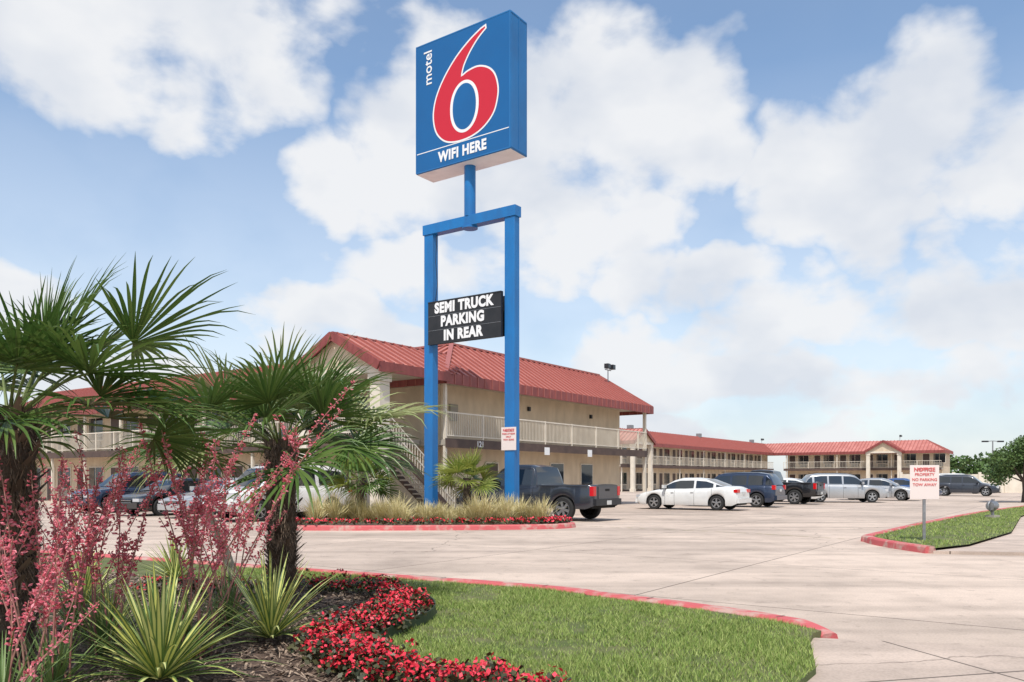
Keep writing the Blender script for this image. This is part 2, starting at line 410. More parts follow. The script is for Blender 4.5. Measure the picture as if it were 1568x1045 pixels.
def yucca(name, loc, n, length, width):
    st = Strips()
    for i in range(n):
        f = i / n
        az = i*2.39996 + R.uniform(-.2, .2); el = RAD(84 - 70*f**.8 + R.uniform(-6, 6)); L = length * R.uniform(.75, 1.1)
        d = Vector((math.cos(az)*math.cos(el), math.sin(az)*math.cos(el), math.sin(el)))
        side = Vector((-math.sin(az), math.cos(az), 0)); pts = []; p = Vector((0, 0, .02)) + d*.03
        dr = R.uniform(.02, .12) * (.6 + f)
        for k in range(8):
            pts.append(p.copy()); p = p + d*(L/7); d = (d - Vector((0, 0, dr*(k+1)/4))).normalized()
            if p.z < .0: p.z = .0
        st.strip5(pts, side, [width*q for q in (.7, .95, 1, .95, .85, .65, .38, .03)], 0, 1)
    return st.obj(name, [M['yg'], M['yel']], None, loc)
yucca('variegated_yucca', (-2.22, 5.15, .16), 100, .72, .021)
yucca('variegated_yucca', (-1.95, 6.6, .14), 80, .70, .017)
yucca('variegated_yucca', (-4.35, 8.3, .14), 70, .6, .018)
yucca('variegated_yucca', (-3.25, 6.6, .14), 60, .5, .015)
yucca('variegated_yucca', (-4.2, 10.2, .14), 60, .6, .018)

def ograss(st, c, n, h, spread, w=.006):
    for i in range(n):
        az = R.uniform(0, 6.283); el = RAD(R.uniform(45, 88)); L = h*R.uniform(.6, 1.15)
        d = Vector((math.cos(az)*math.cos(el), math.sin(az)*math.cos(el), math.sin(el)))
        side = Vector((-math.sin(az+.5), math.cos(az+.5), 0)); p = Vector(c) + Vector((R.uniform(-.1,.1), R.uniform(-.1,.1), 0)); pts = []
        for k in range(4):
            pts.append(p.copy()); p = p + d*(L/3); d = (d + Vector((0,0,-.22*spread*(k+1)))).normalized()
        st.strip(pts, side, [w, w*.9, w*.7, w*.1])
st = Strips()
for i in range(34):
    x = -6.2 + 7.2*(i+R.random())/34; y = R.uniform(23.95, 25.6)
    if inpoly(np.array([[x, y]]), [(p.x, p.y) for p in si])[0]:
        ograss(st, (x, y, .12), 170, R.uniform(.5, .95), 1, .012)
st.obj('ornamental_grass', [M['tan']])

# ------------------------------------------------------------------ palms
def fan_leaf(st, pt, p0, az, el, pl, rad, nl, droop, m, mp, wscale=1., ps=1.):
    d = Vector((math.cos(az)*math.cos(el), math.sin(az)*math.cos(el), math.sin(el)))
    pts = [Vector(p0)]; g = R.uniform(.04, .12)
    for k in range(5):
        pts.append(pts[-1] + d*(pl/5)); d = (d + Vector((0, 0, -g))).normalized()
    pt.tube(pts, [q*ps for q in (.015, .012, .010, .009, .008, .007)], 5, mp, cap=False)
    p1 = pts[-1]; side = d.cross(Vector((0, 0, 1)))
    if side.length < .15: side = Vector((-math.sin(az), math.cos(az), 0))
    side.normalize(); nrm = side.cross(d).normalized()
    roll = R.uniform(-.7, .7); rm = Matrix.Rotation(roll, 3, d); side = rm @ side; nrm = rm @ nrm
    amax = RAD(R.uniform(84, 118))
    for i in range(nl):
        f = -1 + 2*i/(nl-1); a = f*amax + R.uniform(-.035, .035)
        dl = (d*math.cos(a) + side*math.sin(a) + nrm*(.10 + .22*abs(f) + R.uniform(-.05, .05))).normalized()
        L = rad * (1 - .25*f*f) * R.uniform(.82, 1.1)
        sd = nrm.cross(dl).normalized(); lp = []; p = p1.copy(); dd = dl.copy(); dr = droop*R.uniform(.3, 2.0)
        for k in range(8):
            lp.append(p.copy()); p = p + dd*(L/7)
            dd = (dd + Vector((0, 0, -1))*dr*(0, .02, .08, .18, .34, .55, .8)[min(k, 6)]).normalized()
        b = rad * 2*amax/nl * .5
        ws = [b*.06, b*.18, b*.30, b*.36, b*.34, b*.27, b*.16, .0008]
        st.strip(lp, sd, [w*wscale for w in ws], m, .6, nrm)

def palm(name, loc, h, r0, leaves, rad, nl, lean=(0,0), mats=None, fib=True, seed=1, droop=1., ps=1.):
    """leaves: list of (azimuth deg, elevation deg, petiole length, size factor)"""
    global R
    keep = R; R = random.Random(seed)
    e = empty(name, loc); tb = MB(); n = 18; rings = 26; vs = []
    for i in range(rings):
        f = i/(rings-1); z = f*h; cx = lean[0]*f*f; cy = lean[1]*f*f
        rr = r0*(.92 + .10*f + .25*max(0, .08-f)/.08) * (1 + .06*math.sin(f*70))
        for k in range(n):
            t = 2*math.pi*k/n; q = rr*(1 + .2*noise.noise(Vector((math.cos(t)*2+seed, math.sin(t)*2, z*7))))
            vs.append((cx + q*math.cos(t), cy + q*math.sin(t), z))
    tb.add(vs, [(i*n+k, i*n+(k+1) % n, (i+1)*n+(k+1) % n, (i+1)*n+k) for i in range(rings-1) for k in range(n)], M['trunk'], True)
    tb.obj('trunk', e)
    if fib:
        st = Strips()
        for i in range(int(1900*h)):
            z = R.uniform(.03, 1)**.9*h; f = z/h; t = R.uniform(0, 6.283); rr = r0*(.92+.08*f)
            base = Vector((lean[0]*f*f + rr*math.cos(t), lean[1]*f*f + rr*math.sin(t), z))
            out_ = Vector((math.cos(t), math.sin(t), 0)); up = R.choice((1, 1, -1)); L = R.uniform(.04, .16)
            d = (out_*R.uniform(.15, .8) + Vector((R.uniform(-.5,.5), R.uniform(-.5,.5), up))).normalized()
            sd = Vector((-math.sin(t), math.cos(t), 0)); w = R.uniform(.0015, .006)
            st.strip([base, base+d*L*.5, base+d*L+out_*.01], sd, [w, w*.8, .0005])
        for i in range(int(38*h/.9)):
            z = (.15 + .85*R.random())*h; f = z/h; t = i*2.4; rr = r0*.93
            base = Vector((lean[0]*f*f + rr*math.cos(t), lean[1]*f*f + rr*math.sin(t), z)); out_ = Vector((math.cos(t), math.sin(t), .9)).normalized()
            sd = Vector((-math.sin(t), math.cos(t), 0))
            st.strip([base, base+out_*.06, base+out_*R.uniform(.09,.17)], sd, [.034, .024, .012], 0, .3)
        st.obj('trunk_fibre', [M['fiber']], e)
    st = Strips(); pt = MB(); c = Vector((lean[0], lean[1], h))
    for (az, el, pl, sz) in leaves:
        az = RAD(az); m = 0 if R.random() > .2 else 1; f = max(0, min(1, (70-el)/80))
        p0 = c + Vector((math.cos(az)*r0*.5, math.sin(az)*r0*.5, -.16*f + .02))
        fan_leaf(st, pt, p0, az, RAD(el), pl, rad*sz, nl, droop*(.18 + .42*f), m, M['petiole'], ps=ps)
    pt.obj('petioles', e); st.obj('fronds', mats or [M['leafy'], M['leafy2']], e)
    R = keep
    return e
def spiral(n, e1, e0, pl, seed, off=0):
    q = random.Random(seed); out = []
    for i in range(n):
        f = (i+.5)/n; out.append((off + i*137.5 + q.uniform(-12, 12), e1 - (e1-e0)*f + q.uniform(-6, 6), pl*(.6+.6*f)*q.uniform(.8, 1.15), q.uniform(.85, 1.1)))
    return out
def inner(n, seed):
    q = random.Random(seed); return [(i*137.5+50, q.uniform(25, 75), q.uniform(.25, .42), q.uniform(.7, .9)) for i in range(n)]
palm('windmill_palm', (-2.42, 8.6, .12), 1.74, .15, spiral(24, 64, -6, .80, 31, 20) + inner(7, 1) + [(5, 22, .95, 1.05), (178, 14, .95, 1.05)], .86, 34, (-.03, .02), seed=3, droop=1.25)
palm('windmill_palm', (-3.36, 5.45, .12), 1.80, .16, spiral(19, 64, 0, .66, 33, 75) + inner(7, 2) + [(22, 44, .85, 1.1), (-25, 30, .75, 1.0), (-60, 10, .5, .9), (15, 18, .7, .95)], .76, 34, (.0, 0), seed=8, droop=1.25)
palm('windmill_palm', (-1.45, 26.3, .12), 1.35, .13, spiral(20, 75, -15, .5, 5), .75, 24, seed=5, fib=False, mats=[M['leafy3'], M['leafy']])
palm('windmill_palm', (-4.75, 25.6, .12), 1.35, .13, spiral(22, 75, -15, .5, 6), .85, 24, seed=6, fib=False, mats=[M['leafy3'], M['leafy']])

# ------------------------------------------------------------------ red yucca flower stalks (hesperaloe)
def hesper(name, loc, stalks, seed, bs=1.45):
    global R
    keep = R; R = random.Random(seed); e = empty(name, loc)
    st = MB(); bl = []; 
    def bloom(c, d, s):
        u_ = d.orthogonal().normalized(); v_ = d.cross(u_)
        a = c; b = c + d*s*2.4; q = []
        for k in range(4):
            t = k*math.pi/2; q.append(c + d*s*1.3 + (u_*math.cos(t)+v_*math.sin(t))*s*.62)
        for k in range(4): bl.extend([tuple(a), tuple(q[k]), tuple(b), tuple(q[(k+1) % 4])])
    for (tx, ty, h, start) in stalks:
        p = Vector((R.uniform(-.12,.12), R.uniform(-.12,.12), 0)); n = 14; pts = []
        wob = R.uniform(-.05, .05)
        for k in range(n+1):
            f = k/n; pts.append(Vector((p.x + tx*f**1.3 + wob*math.sin(f*5), p.y + ty*f**1.3, h*(f**.9))))
        st.tube(pts, [.0075*(1-.65*k/n) for k in range(n+1)], 5, M['stalk'], cap=False)
        def dress(pts, f0, cnt):
            L = len(pts)-1
            for i in range(cnt):
                f = f0 + (1-f0)*(i+R.uniform(-.4,.4))/cnt; x = max(0, f)*L; k = min(int(x), L-1); c = pts[k].lerp(pts[k+1], x-k)
                for q in range(R.choice((1, 2, 3, 5))):
                    d = Vector((R.uniform(-1,1), R.uniform(-1,1), R.uniform(-.5,.9))).normalized()
                    bloom(c + d*.008, d, bs*R.uniform(.006, .0125)*(1.25-.5*f))
        dress(pts, start, int(30*h*(1-start)*1.2)+8)
        for b in range(R.choice((1, 2, 2, 3))):
            k = int(n*R.uniform(.45, .8)); a = R.uniform(0, 6.28); q = pts[k]; L = R.uniform(.15, .38)
            bp = [q + Vector((math.cos(a)*.5*f, math.sin(a)*.5*f, .9*f))*L for f in (0, .25, .5, .75, 1)]
            st.tube(bp, .003, 4, M['stalk'], cap=False); dress(bp, .2, 9)
    st.obj('stalks', e)
    npmesh('blossoms', bl, np.arange(len(bl)).reshape(-1, 4), [M['coral']], None, e)
    ls = Strips()
    for i in range(70):
        az = R.uniform(0, 6.28); el = RAD(R.uniform(25, 85)); L = R.uniform(.35, .65)
        d = Vector((math.cos(az)*math.cos(el), math.sin(az)*math.cos(el), math.sin(el))); sd = Vector((-math.sin(az), math.cos(az), 0)); p = Vector((0,0,0)); pp = []
        for k in range(6): pp.append(p.copy()); p = p + d*L/5; d = (d + Vector((0,0,-.12))).normalized()
        ls.strip(pp, sd, [.009,.009,.008,.006,.004,.0006], 0, .5)
    ls.obj('leaves', [M['yg']], e)
    R = keep
def rs(n, tx, ty, h, s, seed):
    q = random.Random(seed); return [(q.uniform(*tx), q.uniform(*ty), q.uniform(*h), q.uniform(*s)) for _ in range(n)]
hesper('red_yucca', (-2.75, 4.9, .13), rs(8, (-.35,.45), (-.3,.4), (.8,1.55), (.35,.55), 1) , 21)
hesper('red_yucca', (-2.72, 4.35, .13), rs(6, (-.35,.3), (-.3,.3), (.6,1.3), (.35,.6), 2), 22, 1.3)
hesper('red_yucca', (-2.35, 6.0, .13), rs(8, (-.5,.5), (-.3,.3), (1.1,1.75), (.35,.55), 3) + [(1.3,.1,2.05,.45),(1.05,.2,1.85,.45),(.8,-.1,1.5,.5),(.55,0,1.8,.5)], 23)
hesper('red_yucca', (-3.75, 7.0, .13), rs(11, (-.6,.6), (-.3,.3), (.9,1.75), (.3,.5), 4), 24)
hesper('red_yucca', (-3.0, 6.0, .13), rs(9, (-.4,.4), (-.2,.3), (.9,1.7), (.3,.5), 5), 25)
hesper('red_yucca', (-2.5, 7.2, .13), rs(11, (-.5,.6), (-.2,.3), (.9,1.6), (.35,.55), 6), 26)

mb = MB(); mb.tube([(-3.1,9.35,.1),(-3.3,9.4,.6),(-3.55,9.45,1.12)], [.055,.055,.05], 10, M['wood']); mb.obj('leaning_wooden_post')

# ------------------------------------------------------------------ text helper
def text(body, size, m, parent, loc, rot, bold=0., extr=.004, sx=1., align='CENTER', name='lettering', space=1., lsp=1.):
    cu = bpy.data.curves.new(name, 'FONT'); cu.body = body; cu.size = size; cu.extrude = extr; cu.offset = bold
    cu.align_x = align; cu.align_y = 'CENTER'; cu.space_character = space; cu.space_line = lsp; cu.resolution_u = 4
    o = bpy.data.objects.new(name, cu); COL.objects.link(o)
    bpy.context.view_layer.update()
    me = bpy.data.meshes.new_from_object(o.evaluated_get(bpy.context.evaluated_depsgraph_get()))
    bpy.data.objects.remove(o)
    me.materials.clear(); me.materials.append(m)
    q = bpy.data.objects.new(name, me); COL.objects.link(q); q.location = loc; q.rotation_euler = rot; q.scale = (sx, 1, 1); q.parent = parent
    return q
FR = (RAD(90), 0, 0)

# ------------------------------------------------------------------ pole sign
SA = RAD(-35.2)
sg = empty('motel_pole_sign', (0, 26, 0), SA)
mb = MB()
for x in (0, -3.39): mb.box(x-.19, x+.19, -.14, .14, .0, 9.76, M['blue'])
mb.box(-3.63, .24, -.17, .17, 9.763, 10.1, M['blue'])
mb.tube([(-1.7,0,10.1),(-1.7,0,11.8)], .19, 20, M['blue'])
mb.tube([(-1.7,0,9.70),(-1.7,0,9.763)], .26, 20, M['blue'])
mb.tube([(-3.05,-.1,9.7),(-3.08,-.12,8.8),(-3.02,-.1,8.0),(-3.12,-.12,7.3)], .012, 6, M['rubber'])
mb.obj('poles', sg, bevel=.012)
x0, x1, z0, z1 = -3.68, .27, 11.77, 16.1
W_, H_ = x1-x0, z1-z0
mb = MB(); mb.box(x0, x1, -.45, .45, z0, z1, M['blueside'])
mb.obj('cabinet', sg, bevel=.03)
mb = MB()
for z in (z0+.06, z1-.06): mb.box(x1+.001, x1+.012, -.43, .43, z-.02, z+.02, M['blueside'])
mb.box(x1+.001, x1+.010, -.03, .03, z0+.082, z1-.082, M['blueside'])
mb.obj('cabinet_seams', sg)
mb = MB(); mb.box(x0+.03, x1-.03, -.42, .42, z0-.012, z0-.002, M['cabbot']); mb.obj('cabinet_bottom', sg)
for sgn, nm in ((-1, 'front'), (1, 'back')):
    fe = empty('face_'+nm, (0, 0, 0), 0 if sgn < 0 else math.pi, sg)
    if sgn > 0: fe.location = (x0+x1, 0, 0)
    mb = MB()
    mb.box(x0+.05, x1-.05, -.462, -.452, z0+.05, z1-.05, M['blueface'])
    mb.box(x0+.012, x0+.05, -.468, -.452, z0+.012, z1-.012, M['blueside']); mb.box(x1-.05, x1-.012, -.468, -.452, z0+.012, z1-.012, M['blueside'])
    mb.box(x0+.05, x1-.05, -.468, -.452, z0+.012, z0+.05, M['blueside']); mb.box(x0+.05, x1-.05, -.468, -.452, z1-.05, z1-.012, M['blueside'])
    zl = z1 - .848*H_
    mb.box(x0+.06, x1-.06, -.4655, -.462, zl-.014, zl+.014, M['white'])
    oc = [(.70,.050),(.58,.105),(.44,.195),(.315,.315),(.23,.44),(.195,.56),(.205,.67),(.25,.755),(.34,.82),(.47,.845),(.62,.835),(.745,.79),(.84,.71),(.88,.61),(.885,.52),(.85,.42),(.78,.355),(.68,.32),(.58,.325),(.515,.345),(.54,.28),(.60,.20),(.68,.125),(.765,.07),(.76,.035)]
    pts = [Vector((x0 + a*W_, z1 - b*H_)) for a, b in oc]
    def dense(P):
        segA = smooth_path([(p.x, p.y, 0) for p in P[:20]], 8); segB = smooth_path([(p.x, p.y, 0) for p in P[19:24]], 8)
        return [Vector((p.x, p.y)) for p in segA + segB[1:]] + [P[24]]
    D = dense(pts)
    def inset(P, d):
        out = []; n = len(P)
        for i in range(n):
            e1 = (P[i] - P[i-1]).normalized(); e2 = (P[(i+1) % n] - P[i]).normalized()
            n1 = Vector((-e1.y, e1.x)); n2 = Vector((-e2.y, e2.x)); nn = (n1+n2)
            if nn.length < .1: nn = n1
            nn.normalize(); k = min(1/max(nn.dot(n1), .5), 1.6); out.append(P[i] + nn*d*k)
        return out
    ar = sum(D[i-1].x*D[i].y - D[i].x*D[i-1].y for i in range(len(D)))
    dd = .055 if ar > 0 else -.055
    mb.poly([(p.x, -.4685, p.y) for p in D], M['white'])
    mb.poly([(p.x, -.4705, p.y) for p in inset(D, dd)], M['redv'])
    cx, cz = x0 + .535*W_, z1 - .59*H_
    for rx, rz, y, m in ((.150, .195, -.4725, M['white']), (.122, .172, -.4745, M['blueface'])):
        mb.poly([(cx + rx*W_*math.cos(k*math.pi/32), y, cz + rz*H_*math.copysign(abs(math.sin(k*math.pi/32))**.92, math.sin(k*math.pi/32))) for k in range(64)], m)
    mb.obj('face_panel', fe)
    text('motel', .50, M['white'], fe, (x0 + .145*W_, -.470, z1 - .20*H_), (RAD(90), RAD(-90), 0), .004, sx=1.0)
    text('WIFI HERE', .46, M['white'], fe, (x0 + .51*W_, -.470, z1 - .922*H_), FR, .020, sx=.86, space=1.1)
mb = MB(); mb.box(-3.3, -.24, -.26, -.145, 5.97, 7.42, M['black']); mb.box(-3.2, -.34, .145, .2, 6.05, 7.35, M['black'])
mb.box(-2.9, -2.8, -.145, .145, 6.3, 7.1, M['black']); mb.box(-.75, -.65, -.145, .145, 6.3, 7.1, M['black'])
for z in (5.99, 7.40): mb.box(-3.3, -.24, -.275, -.262, z-.02, z+.02, M['black'])
for z in (6.44, 6.92): mb.box(-3.28, -.26, -.266, -.261, z-.006, z+.006, M['steel'])
mb.obj('message_board', sg, bevel=.008)
for tx, z, c in (('SEMI TRUCK', 7.16, -1.78), ('PARKING', 6.70, -1.82), ('IN REAR', 6.22, -1.80)):
    text(tx, .46, M['white'], sg, (c, -.269, z), FR, .024, sx=.88, space=1.1)
mb = MB(); mb.box(-.30, .27, -.165, -.150, 2.35, 3.08, M['pink']); mb.obj('notice', sg)
text('NOTICE', .12, M['pinktxt'], sg, (-.015, -.170, 2.98), FR, .003); text('TRUCKS\nPARK AT REAR\nONLY\nTOW ZONE', .075, M['pinktxt'], sg, (-.015, -.170, 2.82), FR, .001, lsp=1.25)
mb = MB()
for x in (0, -3.39): mb.box(x-.3, x+.3, -.3, .3, .10, .2, M['slabtop'])
mb.obj('footings', sg)

# ------------------------------------------------------------------ motel
def clip_poly_line(poly, s):
    ws = []
    n = len(poly)
    for i in range(n):
        a, b = poly[i], poly[(i+1) % n]
        if (a[0] - s)*(b[0] - s) < 0: ws.append(a[1] + (b[1]-a[1])*(s-a[0])/(b[0]-a[0]))
    return (min(ws), max(ws)) if len(ws) >= 2 else None
def roof_face(mb, pts, sp=.5):
    P = [Vector(p) for p in pts]; e = (P[1]-P[0]).normalized(); nn = e.cross(P[2]-P[0]).normalized()
    if nn.z < 0: nn = -nn
    up = nn.cross(e)
    if up.z < 0: up = -up
    mb.poly([tuple(p) for p in P], M['roof'])
    q = [((p-P[0]).dot(e), (p-P[0]).dot(up)) for p in P]
    s = min(a for a, b in q) + sp/2; mx = max(a for a, b in q)
    while s < mx:
        r = clip_poly_line(q, s)
        if r and r[1]-r[0] > .1:
            a = P[0] + e*s + up*r[0] + nn*.003; b = P[0] + e*s + up*r[1] + nn*.003
            w = e*.035; h = nn*.075
            mb.add([a-w, a+w, a+w+h, a-w+h, b-w, b+w, b+w+h, b-w+h], [(0,1,2,3),(3,2,6,7),(0,3,7,4),(1,5,6,2)], M['rib'])
        s += sp
EZ, TZ = 5.55, 7.5
def gable(mb, cx, hw, proj, apex, back=4.2, cols=True, bot=0., colw=.5):
    z = EZ
    for sgn in (-1, 1):
        e0, e1 = (cx+sgn*hw, -proj, z), (cx+sgn*hw, back if back < .5 else .3, z)
        roof_face(mb, [e0, e1, (cx, back, apex), (cx, -proj, apex)])
        mb.beam((cx+sgn*(hw+.02), -proj, z-.14), (cx+sgn*(hw+.02), .0, z-.14), .06, .36, M['fascia'])
        mb.beam((cx+sgn*(hw+.03), -proj-.03, z-.12), (cx, -proj-.03, apex-.10), .06, .32, M['fascia'])
    mb.poly([(cx-hw+.15, -proj+.25, z-.05), (cx+hw-.15, -proj+.25, z-.05), (cx, -proj+.25, apex-.12)], M['wall'])
    mb.box(cx-hw+.12, cx+hw-.12, -proj+.2, -proj+.24, z-.32, z-.05, M['trim'])
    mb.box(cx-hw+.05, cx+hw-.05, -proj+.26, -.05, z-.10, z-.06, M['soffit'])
    mb.beam((cx, -proj, apex+.02), (cx, back, apex+.02), .16, .05, M['rib'])
    if cols:
        for sgn in (-1, 1):
            c = cx + sgn*(hw-.45); mb.box(c-colw/2, c+colw/2, -proj+.26, -proj+.26+colw, bot, z-.33, M['trim'])
            mb.box(c-colw/2-.05, c+colw/2+.05, -proj+.2, -proj+.32+colw, z-.62, z-.34, M['trim'])
            mb.box(c-colw/2-.05, c+colw/2+.05, -proj+.2, -proj+.32+colw, 0, .35, M['trim'])
def facade(mb, xa, xb, wa, wb, rooms=(), step=.13, sla=None, slb=None, wy=1.5, cols=4.2, ra=None, rb=None):
    sla = xa if sla is None else sla; slb = xb if slb is None else slb
    ra = xa if ra is None else ra; rb = xb if rb is None else rb
    mb.box(wa, wb, wy, wy+.2, 0, EZ-.1, M['wall'])
    mb.box(wa, wb, wy-.02, wy-.002, 0, .18, M['brown'])
    mb.box(sla, slb, .12, wy-.003, 2.78, 3.0, M['slabtop'])
    mb.box(ra, rb, .05, .117, 2.68, 3.04, M['brown'])
    for z, h in ((3.14, .04), (4.05, .055)): mb.box(ra, rb, .075, .115, z, z+h, M['trim'])
    x = ra
    while x < rb: mb.box(x, x+.022, .085, .105, 3.183, 4.047, M['trim']); x += step
    x = ra; ps = cols/2 if cols else 2.4
    while x < rb+.01: mb.box(x-.03, x+.03, .062, .122, 3.043, 4.12, M['trim']); x += ps
    x = xa+.4
    while cols and x < xb: mb.box(x-.06, x+.06, .14, .26, 0, EZ-.15, M['trim']); x += cols
    for x in rooms:
        for z in (0, 3.0):
            mb.box(x, x+1.02, wy-.05, wy-.003, z+.02, z+2.18, M['trim']); mb.box(x+.07, x+.95, wy-.06, wy-.052, z+.04, z+2.1, M['door'])
            a = x+1.4; mb.box(a, a+1.7, wy-.05, wy-.003, z+.75, z+2.18, M['trim']); mb.box(a+.06, a+1.64, wy-.056, wy-.052, z+.81, z+2.12, M['glass'])
            cw = R.choice((.25, .35, .6)); mb.box(a+.06, a+.06+cw, wy-.062, wy-.058, z+.83, z+2.1, M['curtain']); mb.box(a+.83, a+.87, wy-.068, wy-.063, z+.81, z+2.12, M['trim'])
            mb.box(a+.3, a+1.4, wy-.14, wy-.003, z+.25, z+.68, M['ac'])
def fbeam(mb, p, q):
    mb.beam((p[0], p[1], EZ-.16), (q[0], q[1], EZ-.16), .07, .42, M['fascia'])
    a = Vector((p[0], p[1], 0)); b = Vector((q[0], q[1], 0)); d = (b-a); L = d.length; d.normalize(); n = int(L/.5)
    for i in range(1, n):
        c = a + d*(i*.5); mb.beam((c.x-d.x*.02, c.y-d.y*.02, EZ-.15), (c.x+d.x*.02, c.y+d.y*.02, EZ-.15), .11, .40, M['rib'])

mo = empty('motel_building', (-2.6, 32, 0), ANG)
TL = Matrix(((0,1,0,0),(-1,0,0,40),(0,0,1,0),(0,0,0,1)))
LU = 18.6
mb = MB()
facade(mb, .1, LU-.6, 1.5, LU-1.2, rooms=(), sla=.12, slb=LU-.6, ra=.12, rb=LU-.6, cols=0, step=.12)
mb.box(.14,.26,.14,.26,0,EZ-.15,M['trim'])
for x in (9.9, 12.9): 
    mb.box(x, x+1.3, 1.44, 1.497, .85, 2.25, M['trim']); mb.box(x+.06, x+1.24, 1.432, 1.438, .91, 2.19, M['glass'])
mb.box(4.5, 5.5, 1.44, 1.497, .02, 2.2, M['trim']); mb.box(4.57, 5.43, 1.43, 1.438, .04, 2.13, M['door'])
mb.box(2.0, 2.5, 1.40, 1.497, 3.9, 4.6, M['ac'])
mb.box(LU-1.397, LU-1.2, 1.703, 9, 0, EZ-.1, M['wall'])
mb.box(LU-.66, LU-.5, .14, .3, 0, EZ-.15, M['trim'])
mb.box(7.9, 8.05, 1.38, 1.497, 4.7, 4.9, M['black']); mb.box(13.9, 14.05, 1.38, 1.497, 4.7, 4.9, M['black'])
mb.box(1.75, LU-1.42, 1.75, 9, 0, EZ-.12, M['wall'])
mb.obj('end_block', mo)
mb = MB(TL)
facade(mb, .1, 36.0, 0, 38.297, rooms=[1 + 3.9*i for i in range(9)], sla=0, slb=38.49, ra=0, rb=35.4, cols=3.9)
mb.obj('long_wing', mo)
mb = MB(); mb.box(1.75, 9, 9.05, 39.9, 0, EZ-.12, M['wall']); mb.obj('wing_core', mo)
mb = MB()
roof_face(mb, [(0,0,EZ),(LU,0,EZ),(LU-1.0,3,TZ),(4,3,TZ)])
roof_face(mb, [(0,40,EZ),(0,0,EZ),(4,3,TZ),(4,40,TZ)])
roof_face(mb, [(LU,0,EZ),(LU,9,EZ),(LU-1,6,TZ),(LU-1,3,TZ)])
mb.poly([(4,3,TZ),(LU-1,3,TZ),(LU-1,9,TZ),(9,9,TZ),(9,40,TZ),(4,40,TZ)], M['roof'])
fbeam(mb, (-.02,-.04), (LU,-.04)); fbeam(mb, (-.04,0), (-.04,40)); fbeam(mb, (LU+.04,-.04), (LU+.04,9))
mb.beam((0,0,EZ+.05),(4,3,TZ+.05),.2,.08,M['rib']); mb.beam((LU,0,EZ+.05),(LU-1,3,TZ+.05),.2,.08,M['rib'])
mb.beam((4,3,TZ+.05),(LU-1,3,TZ+.05),.2,.08,M['rib']); mb.beam((4,3,TZ+.05),(4,40,TZ+.05),.2,.08,M['rib'])
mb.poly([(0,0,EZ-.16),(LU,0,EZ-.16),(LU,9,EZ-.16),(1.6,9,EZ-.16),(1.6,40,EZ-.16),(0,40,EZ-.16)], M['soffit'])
mb.obj('roof', mo)
mb = MB(TL)
gable(mb, 37.8, 2.4, 3.9, 6.82)
mb.box(35.7, 38.6, -3.5, .045, 2.78, 2.995, M['slabtop']); mb.box(35.65, 38.65, -3.56, -3.503, 2.68, 3.04, M['brown'])
for z in (3.14, 4.05): mb.box(35.7, 38.6, -3.54, -3.51, z, z+.045, M['trim'])
x = 35.7
while x < 38.6: mb.box(x, x+.022, -3.535, -3.513, 3.19, 4.048, M['trim']); x += .12
mb.obj('entry_porch', mo)
mb = MB()
for i in range(16):
    u_ = .6 - .245*i; mb.box(u_-.29, u_, .1, 1.15, .18*i+.10, .18*i+.16, M['slabtop'])
for v in (.08, 1.17):
    mb.beam((.65, v, .0), (-3.3, v, 2.95), .05, .26, M['brown'])
    for o in (.5, .95): mb.beam((.65, v, .0+o), (-3.3, v, 2.95+o), .04, .05, M['trim'])
    for i in range(28):
        u_ = .65 - 3.95*i/27; z = 2.95*i/27; mb.box(u_-.012, u_+.012, v-.012, v+.012, z+.1, z+.95, M['trim'])
mb.obj('staircase', mo)
def flood(mb, x, y, z):
    mb.tube([(x,y,z-1.2),(x,y,z+.2)], .03, 8, M['steel'])
    mb.beam((x-.35,y,z+.2),(x+.35,y,z+.2), .05, .05, M['steel'])
    for s in (-.3, .3):
        mb.box(x+s-.16, x+s+.16, y-.25, y+.0, z+.25, z+.52, M['black']); mb.box(x+s-.13, x+s+.13, y-.262, y-.252, z+.28, z+.49, M['glass'])
mb = MB(); flood(mb, LU-1.3, 2.2, 7.55); mb.obj('roof_floodlights', mo)
text('121', .34, M['white'], mo, (2.3, .045, 2.86), FR, .006)
for x in (7.2, 11.2): 
    mb = MB(); mb.box(x, x+.42, .03, .048, 2.55, 2.9, M['white']); mb.obj('room_number_plaque', mo)

m2 = empty('motel_building', (-2.6, 32, 0), ANG)
mb = MB(Matrix.Translation((0, 21, 0)))
facade(mb, 55, 108, 55, 109.4, rooms=[56 + 3.9*i for i in range(13)], step=.22, cols=7.8)
gable(mb, 57.6, 2.6, 1.6, 7.0, colw=.4)
mb.box(55, 108, 1.75, 9, 0, EZ-.12, M['wall'])
mb.obj('side_wing', m2)
TC = Matrix(((0,1,0,108),(-1,0,0,21),(0,0,1,0),(0,0,0,1)))
mb = MB(TC)
facade(mb, 1.5, 24.2, 1.7, 24.2, rooms=[2 + 3.9*i for i in range(6)], step=.22, cols=7.8)
gable(mb, 16.7, 2.6, 1.8, 7.1, colw=.5)
mb.box(1.8, 24.2, 1.75, 9, 0, EZ-.12, M['wall'])
mb.obj('rear_wing', m2)
mb = MB()
roof_face(mb, [(54.6,21,EZ),(108,21,EZ),(112,24,TZ-.2),(58,24,TZ-.2)])
roof_face(mb, [(108,21,EZ),(108,-3.6,EZ),(112,-.6,TZ-.2),(112,24,TZ-.2)])
roof_face(mb, [(54.6,30,EZ),(54.6,21,EZ),(58,24,TZ-.2),(58,27,TZ-.2)])
roof_face(mb, [(108,-3.6,EZ),(117,-3.6,EZ),(114,-.6,TZ-.2),(112,-.6,TZ-.2)])
mb.poly([(54.6,21,EZ-.16),(108,21,EZ-.16),(108,-3.6,EZ-.16),(117,-3.6,EZ-.16),(117,30,EZ-.16),(54.6,30,EZ-.16)], M['soffit'])
